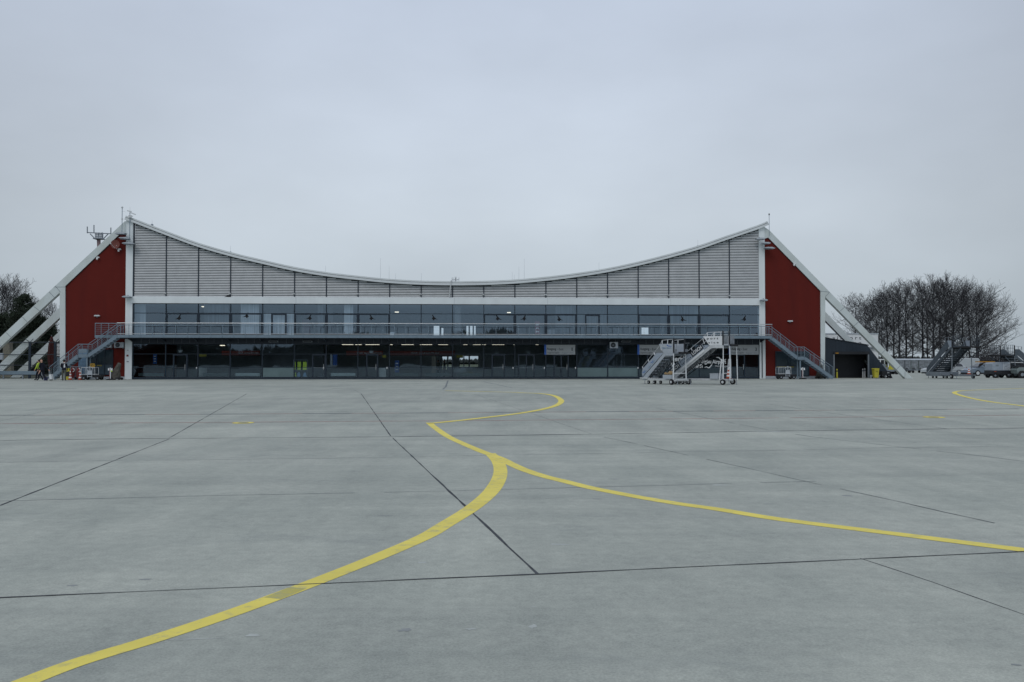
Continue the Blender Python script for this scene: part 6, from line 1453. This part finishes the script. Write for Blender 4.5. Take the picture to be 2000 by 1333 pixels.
def put_ev(k, px, Y, s, rz, label):
    if not ev[k][1]: r = ev[k][0]; ev[k][1] = True
    else: r = copy_tree(ev[k][0])
    p = at(px, Y); r.location = (p.x, p.y, 0); r.scale = (s[0], s[0], s[1]); r.rotation_euler = (0, 0, rz); tag(r, label, 'evergreen tree', 'evergreen trees behind the left struts')
for k, (px, kk, sx_, sz_, lab) in enumerate(((-22, 1, 1.0, 1.05, 'dark evergreen cut by the left picture edge'), (6, 1, 1.0, 1.08, 'bushy dark evergreen at the left edge behind the top strut'), (44, 0, 1.0, 1.13, 'pointed dark evergreen, tallest of those at the left'), (66, 0, .9, .98, 'dark evergreen right of the pointed one'), (84, 1, .85, 1.0, 'dark evergreen between the first two struts'), (25, 1, .95, .98, 'dark evergreen left of the pointed one'),
        (99, 0, .62, .78, 'slim dark evergreen beside the closed parasol'), (58, 1, .9, .62, 'low dark evergreen behind the fence post'), (24, 1, 1.0, .55, 'low spreading evergreen behind the beige pillar'), (112, 1, .5, .5, 'small dark evergreen behind the louvred unit'))):
    put_ev(kk, px, 112 + (k * 5 % 7) * 1.2 - (6 if k > 6 else 0), (sx_, sz_), k * 1.1, lab)
# leafless brush along the field edge at the right, hedge
def brush(px, Y, wd, h, label, seed):
    rnd = random.Random(seed); r = empty('bare_bush', Wp(px, Y), 0, label, 'bush', 'bare bushes behind the vehicles'); mb = MB()
    for k in range(520):
        x = rnd.uniform(-wd / 2, wd / 2); y = rnd.uniform(-.8, .8); hh = h * (1 - (2 * x / wd) ** 2 * .6) * rnd.uniform(.4, 1.0)
        a = Vector((x, y, rnd.uniform(0, hh * .4))); d = Vector((rnd.gauss(0, .35), rnd.gauss(0, .3), 1)).normalized(); b = a + d * hh * .5; mb.tube(a, b, .018, 3, .012, cap=False)
        for j in range(2): c = b + (d + Vector((rnd.gauss(0, .5), rnd.gauss(0, .5), 0))).normalized() * hh * .35; mb.tube(b, c, .012, 3, .008, cap=False)
    mb.build('twigs', M_twig, r, fixn=False)
for k, (px, wd, h, lab) in enumerate(((1888, 5, 3.0, 'bare bush above the bonnet of the estate car'), (1925, 6, 3.4, 'bare bush behind the beacon bar of the estate car'), (1948, 5, 4.2, 'bare bush left of the stairs at the right edge'), (1845, 6, 2.2, 'low bare bush behind the baggage trailers'), (1975, 5, 2.2, 'low bare bush under the stairs at the right edge'))):
    brush(px, 140, wd, h, lab, k)

# far wood on the horizon, and the wooded rise across the apron that the glass front mirrors
def wood(name, x0, x1, Y, hfun, n, seed, m=M_leafd, yj=6.0, size=(1.2, 2.6)):
    rnd = random.Random(seed); mb = MB(); N3 = 90
    xs = [x0 + (x1 - x0) * k / N3 for k in range(N3 + 1)]; vs = []
    for x in xs: h = hfun(x) * .82; vs += [(x, Y + yj, 0), (x, Y + yj * .4, h * .9), (x, Y + yj * 1.5, h)]
    mb.add(vs, [(3 * k, 3 * k + 3, 3 * k + 4, 3 * k + 1) for k in range(N3)] + [(3 * k + 1, 3 * k + 4, 3 * k + 5, 3 * k + 2) for k in range(N3)])
    for k in range(n):
        x = rnd.uniform(x0, x1); h = hfun(x); z = h * (1 - abs(rnd.gauss(0, .28))); z = max(.2, z) + rnd.uniform(0, .8); y = Y + rnd.uniform(-yj, yj)
        s = rnd.uniform(*size); d = Vector((rnd.uniform(-.5, .5), rnd.uniform(-.5, .5), 1)).normalized(); e = Vector((1, 0, 0)) * s * .35
        mb.add([(x - e.x, y, z - s * .5), (x + e.x, y, z - s * .5), (x + d.x * s, y, z + s * .6)], [(0, 1, 2)])
    return tag(mb.build(name, m, None, fixn=False), kind='stuff')
M_far = mat('far_winter_woodland', (0.055, 0.060, 0.058), 0.95, var=.3, scale=.05)
wood('far_wood', -900, 1300, 620, lambda x: 5.0 + 2.5 * math.sin(x * .013) + 1.2 * math.sin(x * .05), 20000, 3, M_far, 20, (.9, 2.2))
wood('facing_wood', -300, 300, -130, lambda x: 9.3 - 3.2 * min(1, max(0, (-x - 40) / 60)) + 1.3 * math.sin(x * .045 + 1) + 1.3 * math.sin(x * .13) + .9 * math.sin(x * .41), 16000, 5, mat('mirrored_mixed_woodland', (.050, .055, .045), .95, var=.4, scale=.3), 6, (.7, 1.6))
wood('near_hedge', Wp(-60, 121).x, Wp(121, 121).x, 121, lambda x: 4.4 + .5 * math.sin(x * .8), 5000, 8, M_leafd, 1.5, (.3, .7))
